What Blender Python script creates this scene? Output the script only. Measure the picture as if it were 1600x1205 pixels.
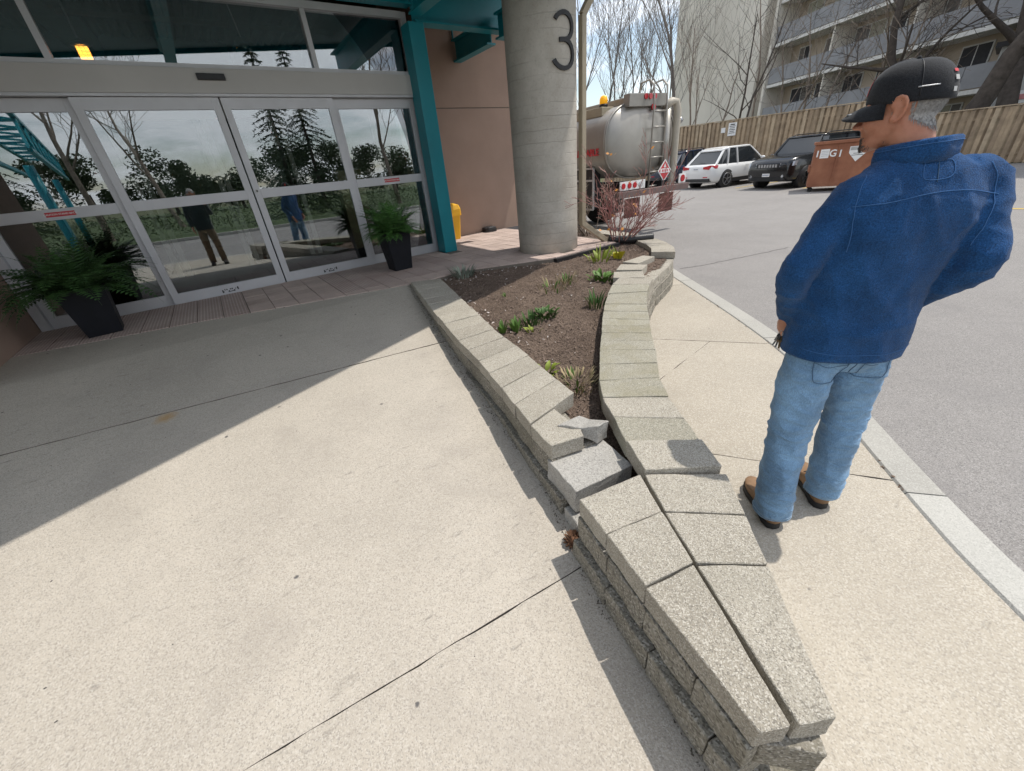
import bpy, bmesh, math, random
import numpy as np
from mathutils import Vector, Matrix, noise

# ------------------------------------------------------------------ camera
scn = bpy.context.scene
for o in list(bpy.data.objects): bpy.data.objects.remove(o)
F_PX, CX, CY, CAMZ = 610.0, 800.0, 602.5, 1.68
def _n(v): return v / np.linalg.norm(v)
_D = _n(np.array([910 - CX, 1693 - CY, F_PX])); _Z = -_D            # vertical vanishing point
_X = np.array([1830 - CX, 160 - CY, F_PX]); _X = _n(_X - _X.dot(_Z) * _Z)  # vanishing point of the door wall
_Y = np.cross(_Z, _X)
RC = np.array([_X, _Y, _Z])
cam = bpy.data.objects.new('camera', bpy.data.cameras.new('camera'))
scn.collection.objects.link(cam)
r_, u_, b_ = RC @ np.array([1, 0, 0]), RC @ np.array([0, -1, 0]), -(RC @ np.array([0, 0, 1]))
m = Matrix(((r_[0], u_[0], b_[0], 0), (r_[1], u_[1], b_[1], 0), (r_[2], u_[2], b_[2], CAMZ), (0, 0, 0, 1)))
cam.matrix_world = m
cam.data.sensor_fit = 'HORIZONTAL'; cam.data.sensor_width = 36
cam.data.lens = F_PX / 1600 * 36
cam.data.clip_start = 0.03; cam.data.clip_end = 3000
scn.camera = cam
def ray(px, py):
    d = RC @ np.array([px - CX, py - CY, F_PX]); return d / np.linalg.norm(d)
def G(px, py, z=0.0):
    d = ray(px, py); t = (z - CAMZ) / d[2]; return np.array([0, 0, CAMZ]) + d * t
def onY(px, py, Y):
    d = ray(px, py); return np.array([0, 0, CAMZ]) + d * (Y / d[1])
def atR(px, py, r):
    d = ray(px, py); return np.array([0, 0, CAMZ]) + d * (r / math.hypot(d[0], d[1]))

# ------------------------------------------------------------------ light
SUN_EL, SUN_AZ = math.radians(66), math.radians(109)     # azimuth from +Y towards +X
world = bpy.data.worlds.new('World'); scn.world = world; world.use_nodes = True
nt = world.node_tree; nt.nodes.clear()
sky = nt.nodes.new('ShaderNodeTexSky'); sky.sky_type = 'NISHITA'; sky.sun_disc = False
sky.sun_elevation = SUN_EL; sky.sun_rotation = SUN_AZ; sky.air_density = 1.2; sky.dust_density = 0.6
tc = nt.nodes.new('ShaderNodeTexCoord')
sep = nt.nodes.new('ShaderNodeSeparateXYZ'); nt.links.new(tc.outputs['Generated'], sep.inputs[0])
add = nt.nodes.new('ShaderNodeMath'); add.operation = 'ADD'; add.inputs[1].default_value = 0.22
ab = nt.nodes.new('ShaderNodeMath'); ab.operation = 'ABSOLUTE'
nt.links.new(sep.outputs['Z'], ab.inputs[0]); nt.links.new(ab.outputs[0], add.inputs[0])
vm = nt.nodes.new('ShaderNodeVectorMath'); vm.operation = 'DIVIDE'
cmb = nt.nodes.new('ShaderNodeCombineXYZ')
for i in range(3): nt.links.new(add.outputs[0], cmb.inputs[i])
nt.links.new(tc.outputs['Generated'], vm.inputs[0]); nt.links.new(cmb.outputs[0], vm.inputs[1])
nz = nt.nodes.new('ShaderNodeTexNoise'); nz.inputs['Scale'].default_value = 1.3
nz.inputs['Detail'].default_value = 8; nz.inputs['Roughness'].default_value = 0.58; nz.inputs['Distortion'].default_value = 0.4
nt.links.new(vm.outputs[0], nz.inputs['Vector'])
rp = nt.nodes.new('ShaderNodeValToRGB')
rp.color_ramp.elements[0].position = 0.41; rp.color_ramp.elements[0].color = (0.16, 0.16, 0.16, 1)
rp.color_ramp.elements[1].position = 0.57; rp.color_ramp.elements[1].color = (0.95, 0.95, 0.95, 1)
nt.links.new(nz.outputs['Fac'], rp.inputs[0])
mix = nt.nodes.new('ShaderNodeMixRGB'); mix.inputs[2].default_value = (10.0, 10.2, 10.6, 1)
nt.links.new(rp.outputs[0], mix.inputs[0]); nt.links.new(sky.outputs[0], mix.inputs[1])
bg = nt.nodes.new('ShaderNodeBackground'); bg.inputs['Strength'].default_value = 0.15
nt.links.new(mix.outputs[0], bg.inputs[0])
wo = nt.nodes.new('ShaderNodeOutputWorld'); nt.links.new(bg.outputs[0], wo.inputs[0])
sun = bpy.data.objects.new('sun', bpy.data.lights.new('sun', 'SUN'))
scn.collection.objects.link(sun)
sd = Vector((math.cos(SUN_EL) * math.sin(SUN_AZ), math.cos(SUN_EL) * math.cos(SUN_AZ), math.sin(SUN_EL)))
sun.rotation_euler = sd.to_track_quat('Z', 'Y').to_euler()
sun.location = (12, 0, 18)
sun.data.energy = 3.7; sun.data.angle = math.radians(0.6); sun.data.color = (1.0, 0.95, 0.87)
scn.view_settings.view_transform = 'Standard'; scn.view_settings.look = 'None'
scn.view_settings.exposure = 0.03; scn.view_settings.gamma = 1.0; scn.view_settings.use_curve_mapping = False

# ------------------------------------------------------------------ helpers
COL = scn.collection
rnd = random.Random(7)
def tag(o, label=None, cat=None, group=None, kind=None):
    if label: o['label'] = label
    if cat: o['category'] = cat
    if group: o['group'] = group
    if kind: o['kind'] = kind
    return o
def empty(name, loc=(0, 0, 0), rz=0.0, label=None, cat=None, group=None, kind=None):
    o = bpy.data.objects.new(name, None); COL.objects.link(o); o.empty_display_size = 0.1
    o.location = loc; o.rotation_euler = (0, 0, rz)
    return tag(o, label, cat, group, kind)
def copy_tree(o, parent=None):
    c = o.copy(); COL.objects.link(c); c.parent = parent
    for ch in o.children: copy_tree(ch, c)
    return c
class MB:
    """collects vertices and faces; build() links them as one mesh object"""
    def __init__(s): s.v = []; s.f = []; s.mi = []; s.cur = 0; s.sm = []
    def add(s, vs, fs, smooth=False):
        b = len(s.v); s.v += [tuple(map(float, q)) for q in vs]
        for f in fs: s.f.append(tuple(i + b for i in f)); s.mi.append(s.cur); s.sm.append(smooth)
        return s
    def box(s, x0, x1, y0, y1, z0, z1):
        return s.add([(x0,y0,z0),(x1,y0,z0),(x1,y1,z0),(x0,y1,z0),(x0,y0,z1),(x1,y0,z1),(x1,y1,z1),(x0,y1,z1)],
                     [(0,3,2,1),(4,5,6,7),(0,1,5,4),(1,2,6,5),(2,3,7,6),(3,0,4,7)])
    def bar(s, a, b, w, h, up=(0, 0, 1)):
        a = Vector(a); b = Vector(b); d = (b - a).normalized(); u = Vector(up)
        x = d.cross(u)
        if x.length < 1e-4: x = d.cross(Vector((1, 0, 0)))
        x.normalize(); y = x.cross(d).normalized()
        q = []
        for p in (a, b):
            for i, j in ((-1,-1),(1,-1),(1,1),(-1,1)): q.append(p + x * (i * w / 2) + y * (j * h / 2))
        return s.add(q, [(0,3,2,1),(4,5,6,7),(0,1,5,4),(1,2,6,5),(2,3,7,6),(3,0,4,7)])
    def prism(s, poly, z0, z1):
        n = len(poly); z0s = z0 if hasattr(z0, '__len__') else [z0] * n; z1s = z1 if hasattr(z1, '__len__') else [z1] * n
        # keep counter-clockwise
        ar = sum(poly[i][0] * poly[(i+1) % n][1] - poly[(i+1) % n][0] * poly[i][1] for i in range(n))
        if ar < 0: poly = poly[::-1]; z0s = list(z0s)[::-1]; z1s = list(z1s)[::-1]
        vs = [(p[0], p[1], z) for p, z in zip(poly, z0s)] + [(p[0], p[1], z) for p, z in zip(poly, z1s)]
        fs = [tuple(range(n))[::-1], tuple(range(n, 2 * n))] + [(i, (i+1) % n, n + (i+1) % n, n + i) for i in range(n)]
        return s.add(vs, fs)
    def tube(s, pts, rad, n=8, cap=True, smooth=True):
        pts = [Vector(p) for p in pts]; k = len(pts)
        if not hasattr(rad, '__len__'): rad = [rad] * k
        prev = None; vs = []
        for i, p in enumerate(pts):
            d = (pts[min(i+1, k-1)] - pts[max(i-1, 0)])
            d = d.normalized() if d.length > 1e-9 else Vector((0, 0, 1))
            if prev is None:
                x = d.orthogonal().normalized()
            else:
                x = prev - d * prev.dot(d)
                x = x.normalized() if x.length > 1e-6 else d.orthogonal().normalized()
            prev = x; y = d.cross(x)
            for j in range(n):
                a = 2 * math.pi * j / n; vs.append(p + (x * math.cos(a) + y * math.sin(a)) * rad[i])
        fs = [(i*n+j, i*n+(j+1) % n, (i+1)*n+(j+1) % n, (i+1)*n+j) for i in range(k-1) for j in range(n)]
        s.add(vs, fs, smooth)
        if cap:
            b = len(s.v) - k * n
            s.f.append(tuple(b + j for j in range(n))[::-1]); s.mi.append(s.cur); s.sm.append(False)
            s.f.append(tuple(b + (k-1)*n + j for j in range(n))); s.mi.append(s.cur); s.sm.append(False)
        return s
    def loft(s, rings, cap=True, smooth=True, closed=True):
        n = len(rings[0]); k = len(rings); vs = [q for r in rings for q in r]
        m_ = n if closed else n - 1
        fs = [(i*n+j, i*n+(j+1) % n, (i+1)*n+(j+1) % n, (i+1)*n+j) for i in range(k-1) for j in range(m_)]
        s.add(vs, fs, smooth)
        if cap:
            b = len(s.v) - k * n
            s.f.append(tuple(b + j for j in range(n))[::-1]); s.mi.append(s.cur); s.sm.append(smooth)
            s.f.append(tuple(b + (k-1)*n + j for j in range(n))); s.mi.append(s.cur); s.sm.append(smooth)
        return s
    def lathe(s, prof, c=(0, 0, 0), n=24, smooth=True):
        return s.loft([[(c[0] + r * math.cos(2*math.pi*j/n), c[1] + r * math.sin(2*math.pi*j/n), c[2] + z) for j in range(n)] for r, z in prof], True, smooth)
    def wheel(s, c, axis, R, w, n=28):
        """a cylinder with rounded shoulders about a horizontal axis"""
        ax = Vector(axis).normalized(); up = Vector((0, 0, 1)); t = ax.cross(up).normalized()
        rings = []
        for r, o in ((R*.62, -w/2), (R*.93, -w/2), (R, -w*.34), (R, w*.34), (R*.93, w/2), (R*.62, w/2)):
            rings.append([Vector(c) + ax * o + (t * math.cos(2*math.pi*j/n) + up * math.sin(2*math.pi*j/n)) * r for j in range(n)])
        return s.loft(rings, True, True)
    def sphere(s, c, r, n=12, m_=8):
        rx, ry, rz = r if hasattr(r, '__len__') else (r, r, r)
        rings = []
        for i in range(m_ + 1):
            a = -math.pi/2 + math.pi * i / m_; a = max(min(a, math.pi/2 - .02), -math.pi/2 + .02)
            rings.append([(c[0] + rx*math.cos(a)*math.cos(2*math.pi*j/n), c[1] + ry*math.cos(a)*math.sin(2*math.pi*j/n), c[2] + rz*math.sin(a)) for j in range(n)])
        return s.loft(rings, True, True)
    def build(s, name, mat, parent=None, world=False, label=None, cat=None, group=None, kind=None, bevel=0, loc=None):
        me = bpy.data.meshes.new(name)
        off = Vector((0, 0, 0))
        if world and parent is not None:
            p = parent
            while p is not None: off += p.location; p = p.parent
        if loc is not None: off = Vector(loc)
        vs = [(q[0]-off[0], q[1]-off[1], q[2]-off[2]) for q in s.v] if (world and parent is not None) or loc is not None else s.v
        me.from_pydata(vs, [], s.f)
        mats = mat if isinstance(mat, (list, tuple)) else [mat]
        for mm in mats: me.materials.append(mm)
        me.polygons.foreach_set('material_index', s.mi); me.polygons.foreach_set('use_smooth', s.sm)
        me.update()
        if bevel:
            bm = bmesh.new(); bm.from_mesh(me)
            bmesh.ops.remove_doubles(bm, verts=bm.verts, dist=1e-5)
            es = [e for e in bm.edges if len(e.link_faces) == 2 and e.calc_face_angle(0) > 0.5]
            bmesh.ops.bevel(bm, geom=es, offset=bevel, segments=2, affect='EDGES', profile=0.6)
            bm.to_mesh(me); bm.free()
        o = bpy.data.objects.new(name, me); COL.objects.link(o)
        if parent is not None: o.parent = parent
        if loc is not None: o.location = loc
        return tag(o, label, cat, group, kind)
def place(name, mesh, parent=None, loc=(0, 0, 0), rot=(0, 0, 0), scale=(1, 1, 1), **kw):
    o = bpy.data.objects.new(name, mesh); COL.objects.link(o); o.parent = parent
    o.location = loc; o.rotation_euler = rot; o.scale = scale
    return tag(o, kw.get('label'), kw.get('cat'), kw.get('group'), kw.get('kind'))
def text_mesh(body, size, mat, name, parent, mw, extrude=0.0008, align='CENTER', kind=None, sx=1.0, bold=0.0):
    cu = bpy.data.curves.new(name, 'FONT'); cu.body = body; cu.size = size; cu.extrude = extrude; cu.offset = bold
    cu.align_x = align; cu.align_y = 'CENTER'; cu.resolution_u = 3
    to = bpy.data.objects.new(name, cu); COL.objects.link(to)
    dg = bpy.context.evaluated_depsgraph_get(); me = bpy.data.meshes.new_from_object(to.evaluated_get(dg))
    bpy.data.objects.remove(to); bpy.data.curves.remove(cu)
    me.materials.clear(); me.materials.append(mat); me.transform(Matrix.Diagonal((sx, 1, 1, 1)))
    me.transform(mw); me.update()
    o = bpy.data.objects.new(name, me); COL.objects.link(o); o.parent = parent
    return o
def frame(o, x, y, z=None):
    """matrix with origin o and axes x (text right), y (text up)"""
    x = Vector(x).normalized(); y = Vector(y).normalized(); z = x.cross(y).normalized(); y = z.cross(x)
    return Matrix(((x[0], y[0], z[0], o[0]), (x[1], y[1], z[1], o[1]), (x[2], y[2], z[2], o[2]), (0, 0, 0, 1)))

# ------------------------------------------------------------------ materials
MATS = {}
class N:
    def __init__(s, name):
        s.m = bpy.data.materials.new(name); s.m.use_nodes = True; s.t = s.m.node_tree
        s.p = s.t.nodes['Principled BSDF']; s.out = s.t.nodes['Material Output']
        MATS[name] = s.m
    def new(s, k, **kw):
        n = s.t.nodes.new(k)
        for a, b in kw.items():
            if a in n.inputs: n.inputs[a].default_value = b
            else: setattr(n, a, b)
        return n
    def link(s, a, b): s.t.links.new(a, b)
    def pos(s):
        if not hasattr(s, '_g'): s._g = s.t.nodes.new('ShaderNodeNewGeometry')
        return s._g.outputs['Position']
    def obj(s):
        if not hasattr(s, '_tc'): s._tc = s.t.nodes.new('ShaderNodeTexCoord')
        return s._tc.outputs['Object']
    def noise(s, scale, detail=4, rough=.5, vec=None, dist=0.0):
        n = s.new('ShaderNodeTexNoise'); n.inputs['Scale'].default_value = scale; n.inputs['Detail'].default_value = detail
        n.inputs['Roughness'].default_value = rough; n.inputs['Distortion'].default_value = dist
        s.link(vec if vec is not None else s.pos(), n.inputs['Vector']); return n.outputs['Fac']
    def voro(s, scale, feature='F1', out='Distance', vec=None, rand=1.0):
        n = s.new('ShaderNodeTexVoronoi'); n.feature = feature; n.inputs['Scale'].default_value = scale; n.inputs['Randomness'].default_value = rand
        s.link(vec if vec is not None else s.pos(), n.inputs['Vector']); return n.outputs[out]
    def ramp(s, f, stops):
        r = s.new('ShaderNodeValToRGB'); e = r.color_ramp.elements
        for i, (p, c) in enumerate(stops):
            c = (c, c, c) if not hasattr(c, '__len__') else c
            if i < 2: e[i].position = p; e[i].color = (*c, 1)
            else: q = e.new(p); q.color = (*c, 1)
        s.link(f, r.inputs[0]); return r.outputs[0]
    def mix(s, f, a, b, mode='MIX'):
        n = s.new('ShaderNodeMixRGB', blend_type=mode)
        for i, v in ((0, f), (1, a), (2, b)):
            if hasattr(v, 'is_output'): s.link(v, n.inputs[i])
            elif i == 0: n.inputs[0].default_value = v
            else: n.inputs[i].default_value = (*v, 1)
        return n.outputs[0]
    def math(s, op, a, b=0.0):
        n = s.new('ShaderNodeMath', operation=op)
        for i, v in ((0, a), (1, b)):
            if hasattr(v, 'is_output'): s.link(v, n.inputs[i])
            else: n.inputs[i].default_value = v
        return n.outputs[0]
    def bump(s, h, strength=.3, dist=.01):
        b = s.new('ShaderNodeBump'); b.inputs['Strength'].default_value = strength; b.inputs['Distance'].default_value = dist
        if hasattr(s, '_b'): s.link(s._b, b.inputs['Normal'])
        s.link(h, b.inputs['Height']); s._b = b.outputs[0]; s.link(s._b, s.p.inputs['Normal']); return s
    def col(s, c):
        if hasattr(c, 'is_output'): s.link(c, s.p.inputs['Base Color'])
        else: s.p.inputs['Base Color'].default_value = (*c, 1)
        return s
    def set(s, rough=None, metal=None, spec=None, **kw):
        if rough is not None:
            if hasattr(rough, 'is_output'): s.link(rough, s.p.inputs['Roughness'])
            else: s.p.inputs['Roughness'].default_value = rough
        if metal is not None: s.p.inputs['Metallic'].default_value = metal
        if spec is not None: s.p.inputs['Specular IOR Level'].default_value = spec
        for k, v in kw.items(): s.p.inputs[k].default_value = v
        return s
def plain(name, c, rough=.6, metal=0.0, var=.12, scale=6.0, bump=0.0, bscale=60, spec=None, tint=None):
    """one colour with uneven tone and fine relief"""
    n = N(name); a = tuple(x * (1 - var) for x in c); b = tuple(min(1, x * (1 + var)) for x in c)
    n.col(n.mix(n.ramp(n.noise(scale, 6, .6), [(.3, 0), (.7, 1)]), a, tint or b))
    r = n.math('MULTIPLY_ADD', n.noise(scale * 2.3, 3), .25); r.node.inputs[2].default_value = rough - .12
    n.set(rough=r, metal=metal, spec=spec)
    if bump: n.bump(n.noise(bscale, 5, .65), bump, .004)
    return n.m
def speckle(name, c, dark, light, grain=190., rough=.85, patch=(.88, 1.08), stain=0.0, relief=.35, big=1.3, amount=.5, stainc=(.2,.19,.17), spot=0.0, scuff=0.0, rust=None):
    """weathered concrete: exposed grains, patches and stains"""
    n = N(name)
    base = n.mix(n.ramp(n.noise(big, 7, .62), [(.3, 0), (.7, 1)]), tuple(x * patch[0] for x in c), tuple(x * patch[1] for x in c))
    oi = n.new('ShaderNodeObjectInfo'); base = n.mix(n.ramp(oi.outputs['Random'], [(0, 0), (1, 1)]), n.mix(1.0, base, (.86,.85,.83), 'MULTIPLY'), n.mix(1.0, base, (1.06,1.06,1.05), 'MULTIPLY'))
    v1 = n.voro(grain, out='Color'); vs = n.new('ShaderNodeSeparateColor'); n.link(v1, vs.inputs[0])
    base = n.mix(n.math('MULTIPLY', n.ramp(vs.outputs[0], [(.60, 0), (.86, 1)]), amount), base, light)
    base = n.mix(n.math('MULTIPLY', n.ramp(vs.outputs[1], [(.68, 0), (.90, 1)]), amount), base, dark)
    fine = n.noise(grain * 2.6, 2, .6)
    base = n.mix(.35, base, n.ramp(fine, [(.25, .25), (.75, .9)]), 'SOFT_LIGHT')
    if stain:
        st = n.ramp(n.noise(2.1, 8, .68, dist=.6), [(.50, 0), (.68, 1)])
        base = n.mix(n.math('MULTIPLY', st, stain), base, stainc)
    if scuff:
        mp = n.new('ShaderNodeMapping'); mp.inputs['Scale'].default_value = (.35,1.3,1); mp.inputs['Rotation'].default_value = (0,0,.12); n.link(n.pos(), mp.inputs[0])
        sc = n.math('MULTIPLY', n.ramp(n.noise(26, 5, .7, mp.outputs[0]), [(.60,0),(.70,1)]), n.ramp(n.noise(.8, 3), [(.40,0),(.62,1)]))
        base = n.mix(n.math('MULTIPLY', sc, scuff), base, (.13,.122,.11))
        pt = n.ramp(n.noise(.55, 5, .6, dist=1.2), [(.52,0),(.60,1)]); base = n.mix(n.math('MULTIPLY', pt, .10), base, tuple(x*.62 for x in c))
    if rust:
        vd_ = n.new('ShaderNodeVectorMath', operation='DISTANCE'); n.link(n.pos(), vd_.inputs[0]); vd_.inputs[1].default_value = rust
        dd_ = n.math('ADD', vd_.outputs['Value'], n.math('MULTIPLY', n.noise(35, 4), .06)); base = n.mix(n.ramp(dd_, [(.05,.65),(.11,0)]), base, (.42,.24,.06))
    if spot:
        vd = n.voro(5.5); vr = n.new('ShaderNodeSeparateColor'); n.link(n.voro(5.5, out='Color'), vr.inputs[0])
        d = n.math('ADD', vd, n.math('MULTIPLY', n.noise(60, 3), .07))
        sp = n.math('MULTIPLY', n.ramp(d, [(.075, 1), (.10, 0)]), n.ramp(vr.outputs[0], [(.62, 0), (.66, 1)]))
        base = n.mix(n.math('MULTIPLY', sp, spot), base, (.07, .07, .075))
    n.col(base).set(rough=rough, spec=.25)
    n.bump(n.voro(grain * .8), relief, .003); n.bump(n.noise(9, 4), .15, .02)
    return n.m
M = {}
M['apron'] = speckle('apron_concrete', (.42,.377,.322), (.26,.235,.205), (.55,.51,.45), 240, stain=.4, stainc=(.34,.305,.265), spot=.85, amount=.6, scuff=.6, rust=(-.70,3.20,.42))
M['sidewalk'] = speckle('sidewalk_concrete', (.42,.375,.31), (.28,.25,.21), (.56,.52,.45), 210, stain=.2, stainc=(.35,.315,.265), spot=.5, amount=.6, scuff=.35)
M['curb'] = speckle('curb_concrete', (.41,.40,.37), (.25,.24,.22), (.55,.53,.49), 220, stain=.3, stainc=(.36,.35,.32), amount=.4)
M['asphalt'] = speckle('asphalt', (.235,.222,.213), (.09,.088,.088), (.38,.365,.35), 230, rough=.88, relief=.5, big=.5, stain=.4, stainc=(.20,.19,.185), amount=.6)
M['block'] = speckle('block_concrete', (.37,.338,.283), (.145,.132,.112), (.58,.545,.48), 310, relief=.7, stain=.35, stainc=(.25,.23,.185), amount=.68, big=3, rough=.9)
M['block_moss'] = speckle('block_concrete_mossy', (.335,.315,.255), (.14,.135,.11), (.50,.475,.41), 310, relief=.7, stain=.6, stainc=(.255,.23,.14), amount=.68, big=3, rough=.9)
M['block_rough'] = speckle('split_face_block', (.25,.23,.19), (.10,.09,.075), (.40,.375,.33), 160, relief=1.0, stain=.6, stainc=(.15,.135,.10), amount=.8, big=5, rough=.95)
M['block_fresh'] = speckle('freshly_exposed_block', (.36,.345,.32), (.18,.175,.165), (.50,.48,.45), 200, relief=.6, stain=.3, stainc=(.36,.345,.32), amount=.6, big=5)
M['tile'] = speckle('pink_paver', (.50,.395,.35), (.36,.28,.245), (.62,.52,.475), 200, relief=.3, stain=.3, stainc=(.34,.27,.24), amount=.4, patch=(.82,1.12), big=2.2)
M['joint'] = plain('joint_dirt', (.15,.128,.105), .95, bump=.4)
M['stucco'] = plain('brown_stucco', (.335,.235,.185), .9, var=.07, scale=2.0, bump=.35, bscale=240)
M['column'] = None
n = N('board_formed_concrete')
sp_ = n.new('ShaderNodeSeparateXYZ'); n.link(n.pos(), sp_.inputs[0])
wv = n.new('ShaderNodeTexWave', wave_type='BANDS', bands_direction='Z'); wv.inputs['Scale'].default_value = 2.3; wv.inputs['Distortion'].default_value = .9
wv.inputs['Detail'].default_value = 3; wv.inputs['Detail Scale'].default_value = 2.2; n.link(n.pos(), wv.inputs['Vector'])
line = n.math('MULTIPLY', n.ramp(wv.outputs['Fac'], [(.003, 1), (.02, 0)]), n.ramp(n.noise(2.2, 4), [(.42, .15), (.58, 1)]))
base = n.mix(n.ramp(n.noise(3.2, 8, .65), [(.3, 0), (.72, 1)]), (.36,.33,.285), (.50,.47,.42))
base = n.mix(n.math('MULTIPLY', line, .38), base, (.25,.235,.21))
base = n.mix(n.math('MULTIPLY', n.ramp(n.noise(38, 5, .7), [(.52, 0), (.68, 1)]), .35), base, (.27,.25,.215))
pits = n.ramp(n.voro(42), [(.10, 1), (.18, 0)])
pr = n.new('ShaderNodeSeparateColor'); n.link(n.voro(42, out='Color'), pr.inputs[0])
pits = n.math('MULTIPLY', pits, n.ramp(pr.outputs[0], [(.72, 0), (.78, 1)]))
n.col(n.mix(n.math('MULTIPLY', pits, .6), base, (.2,.185,.165))).set(rough=.85, spec=.25)
n.bump(n.math('SUBTRACT', n.noise(30, 4), n.math('ADD', line, pits)), .5, .006)
M['column'] = n.m
M['teal'] = plain('teal_paint', (.005,.215,.265), .38, var=.12, scale=1.5)
M['alu'] = plain('pale_aluminium_frame', (.52,.52,.54), .42, 0.25, var=.06, scale=3)
M['alu_white'] = plain('light_grey_enamel', (.50,.485,.47), .5, var=.05, scale=2)
M['dark'] = plain('black_plastic', (.012,.012,.014), .45)
M['rubber'] = plain('black_rubber', (.018,.018,.018), .8, bump=.2)
M['pot'] = plain('charcoal_planter', (.008,.009,.013), .55, var=.2, spec=.25)
M['beige_metal'] = plain('beige_painted_metal', (.33,.28,.20), .5, var=.08)
M['black_pipe'] = plain('black_corrugated_pipe', (.015,.015,.016), .42)
M['yellow'] = plain('yellow_plastic', (.80,.42,.015), .45, var=.05)
M['red_print'] = plain('red_print', (.55,.04,.05), .5, var=.03)
M['white_print'] = plain('white_print', (.78,.78,.76), .6, var=.03)
M['black_print'] = plain('black_print', (.02,.02,.022), .6, var=.03)
M['steel'] = plain('worn_steel', (.42,.42,.42), .35, .9, var=.1)
# window glass: a thin clear sheet that mirrors by angle
def glass(name, tint, boost):
    n = N(name); n.t.nodes.remove(n.p)
    tr = n.new('ShaderNodeBsdfTransparent'); tr.inputs[0].default_value = (*tint, 1)
    gl = n.new('ShaderNodeBsdfGlossy'); gl.inputs['Roughness'].default_value = 0.0; gl.inputs[0].default_value = (.93, .96, 1.0, 1)
    fr = n.new('ShaderNodeFresnel'); fr.inputs['IOR'].default_value = boost
    mx = n.new('ShaderNodeMixShader'); n.link(fr.outputs[0], mx.inputs[0]); n.link(tr.outputs[0], mx.inputs[1]); n.link(gl.outputs[0], mx.inputs[2])
    n.link(mx.outputs[0], n.out.inputs['Surface']); return n.m
M['glass'] = glass('clear_glass', (.80,.84,.82), 2.5)
M['glass_tint'] = glass('tinted_glass', (.16,.17,.18), 1.6)
# ------------------------------------------------------------------ ground, ramp, pavement
def clip(poly, p, nrm):
    """keep the part of a polygon on the side nrm points to"""
    out = []; k = len(poly)
    d = [(q[0]-p[0])*nrm[0] + (q[1]-p[1])*nrm[1] for q in poly]
    for i in range(k):
        j = (i+1) % k
        if d[i] >= 0: out.append(tuple(poly[i][:2]))
        if (d[i] >= 0) != (d[j] >= 0):
            t = d[i] / (d[i]-d[j]); out.append((poly[i][0]+(poly[j][0]-poly[i][0])*t, poly[i][1]+(poly[j][1]-poly[i][1])*t))
    return out
def jag(poly, a, b, gap, amp=.0016, step=.07):
    """worn arris: roughen the edges that lie along a cut"""
    dx, dy = b[0]-a[0], b[1]-a[1]; l = math.hypot(dx, dy); nx, ny = -dy/l, dx/l; out = []; k = len(poly)
    on = lambda q: abs((q[0]-a[0])*nx+(q[1]-a[1])*ny) < gap*.5+1e-5
    for i in range(k):
        p, q = poly[i], poly[(i+1) % k]; out.append(p)
        if on(p) and on(q):
            L = math.hypot(q[0]-p[0], q[1]-p[1]); m_ = int(L/step)
            for j in range(1, m_): t = j/m_; o = rnd.gauss(0, amp); out.append((p[0]+(q[0]-p[0])*t+nx*o, p[1]+(q[1]-p[1])*t+ny*o))
    return out
def split(poly, a, b, gap=.007):
    dx, dy = b[0]-a[0], b[1]-a[1]; l = math.hypot(dx, dy); nx, ny = -dy/l, dx/l
    return jag(clip(poly, (a[0]+nx*gap/2, a[1]+ny*gap/2), (nx, ny)), a, b, gap), jag(clip(poly, (a[0]-nx*gap/2, a[1]-ny*gap/2), (-nx, -ny)), a, b, gap)
def slab(name, poly, zf, thick, mat, parent):
    mb = MB(); mb.prism(poly, [zf(*q)-thick for q in poly], [zf(*q) for q in poly])
    mb.mi = [1, 0] + [1]*len(poly)      # dirt on the joint faces
    return mb.build(name, [mat, M['joint']], parent, world=True)
FLOOR = .555
def rampz(x, y): return max(.13, .16 + .09 * (y - .3)) if y < 4.6 else FLOOR - .008

mb = MB(); mb.add([(-900,-900,-.03),(900,-900,-.03),(900,900,-.03),(-900,900,-.03)], [(0,1,2,3)])
gm = plain('dull_grass_ground', (.075,.085,.03), .95, var=.3, scale=.7, bump=.5, bscale=20)
mb.build('ground', gm, kind='structure')
mb = MB(); mb.add([(-60,-12,0),(29.2,-12,0),(25.5,26,0),(14,60,0),(-60,60,0)], [(0,1,2,3,4)])
mb.build('parking_lot', M['asphalt'], kind='structure')

# kerb line: inner edge of the kerb round the pavement
KI = [(-9,-2.3),(-3,-2.3),(-1.2,-2.2),(0,-1.85),(.9,-1.25),(1.45,-.72),(1.83,-.34),(2.06,-.10),(2.52,.30),(2.97,.675),(3.45,1.14),(3.92,1.72),(4.45,2.45),(5.02,3.26),(5.5,3.95),(5.86,4.7),(6.05,5.6),(6.1,7.2),(6.1,9)]
def smooth_line(pts, n=3):
    out = []
    for i in range(len(pts)-1):
        p0, p1, p2, p3 = (Vector((*pts[max(i-1,0)],0)), Vector((*pts[i],0)), Vector((*pts[i+1],0)), Vector((*pts[min(i+2,len(pts)-1)],0)))
        for k in range(n):
            t = k/n; q = .5*((2*p1)+(p2-p0)*t+(2*p0-5*p1+4*p2-p3)*t*t+(3*p1-p0-3*p2+p3)*t**3); out.append((q.x, q.y))
    out.append(tuple(pts[-1])); return out
def offset(pts, d):
    out = []
    for i in range(len(pts)):
        a, b = pts[max(i-1,0)], pts[min(i+1,len(pts)-1)]
        dx, dy = b[0]-a[0], b[1]-a[1]; l = math.hypot(dx, dy)
        out.append((pts[i][0]+dy/l*d, pts[i][1]-dx/l*d))
    return out
KIs = smooth_line(KI, 4); KOs = offset(KIs, .19)
kerb = empty('kerb', (3, 1, 0), kind='structure')
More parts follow.
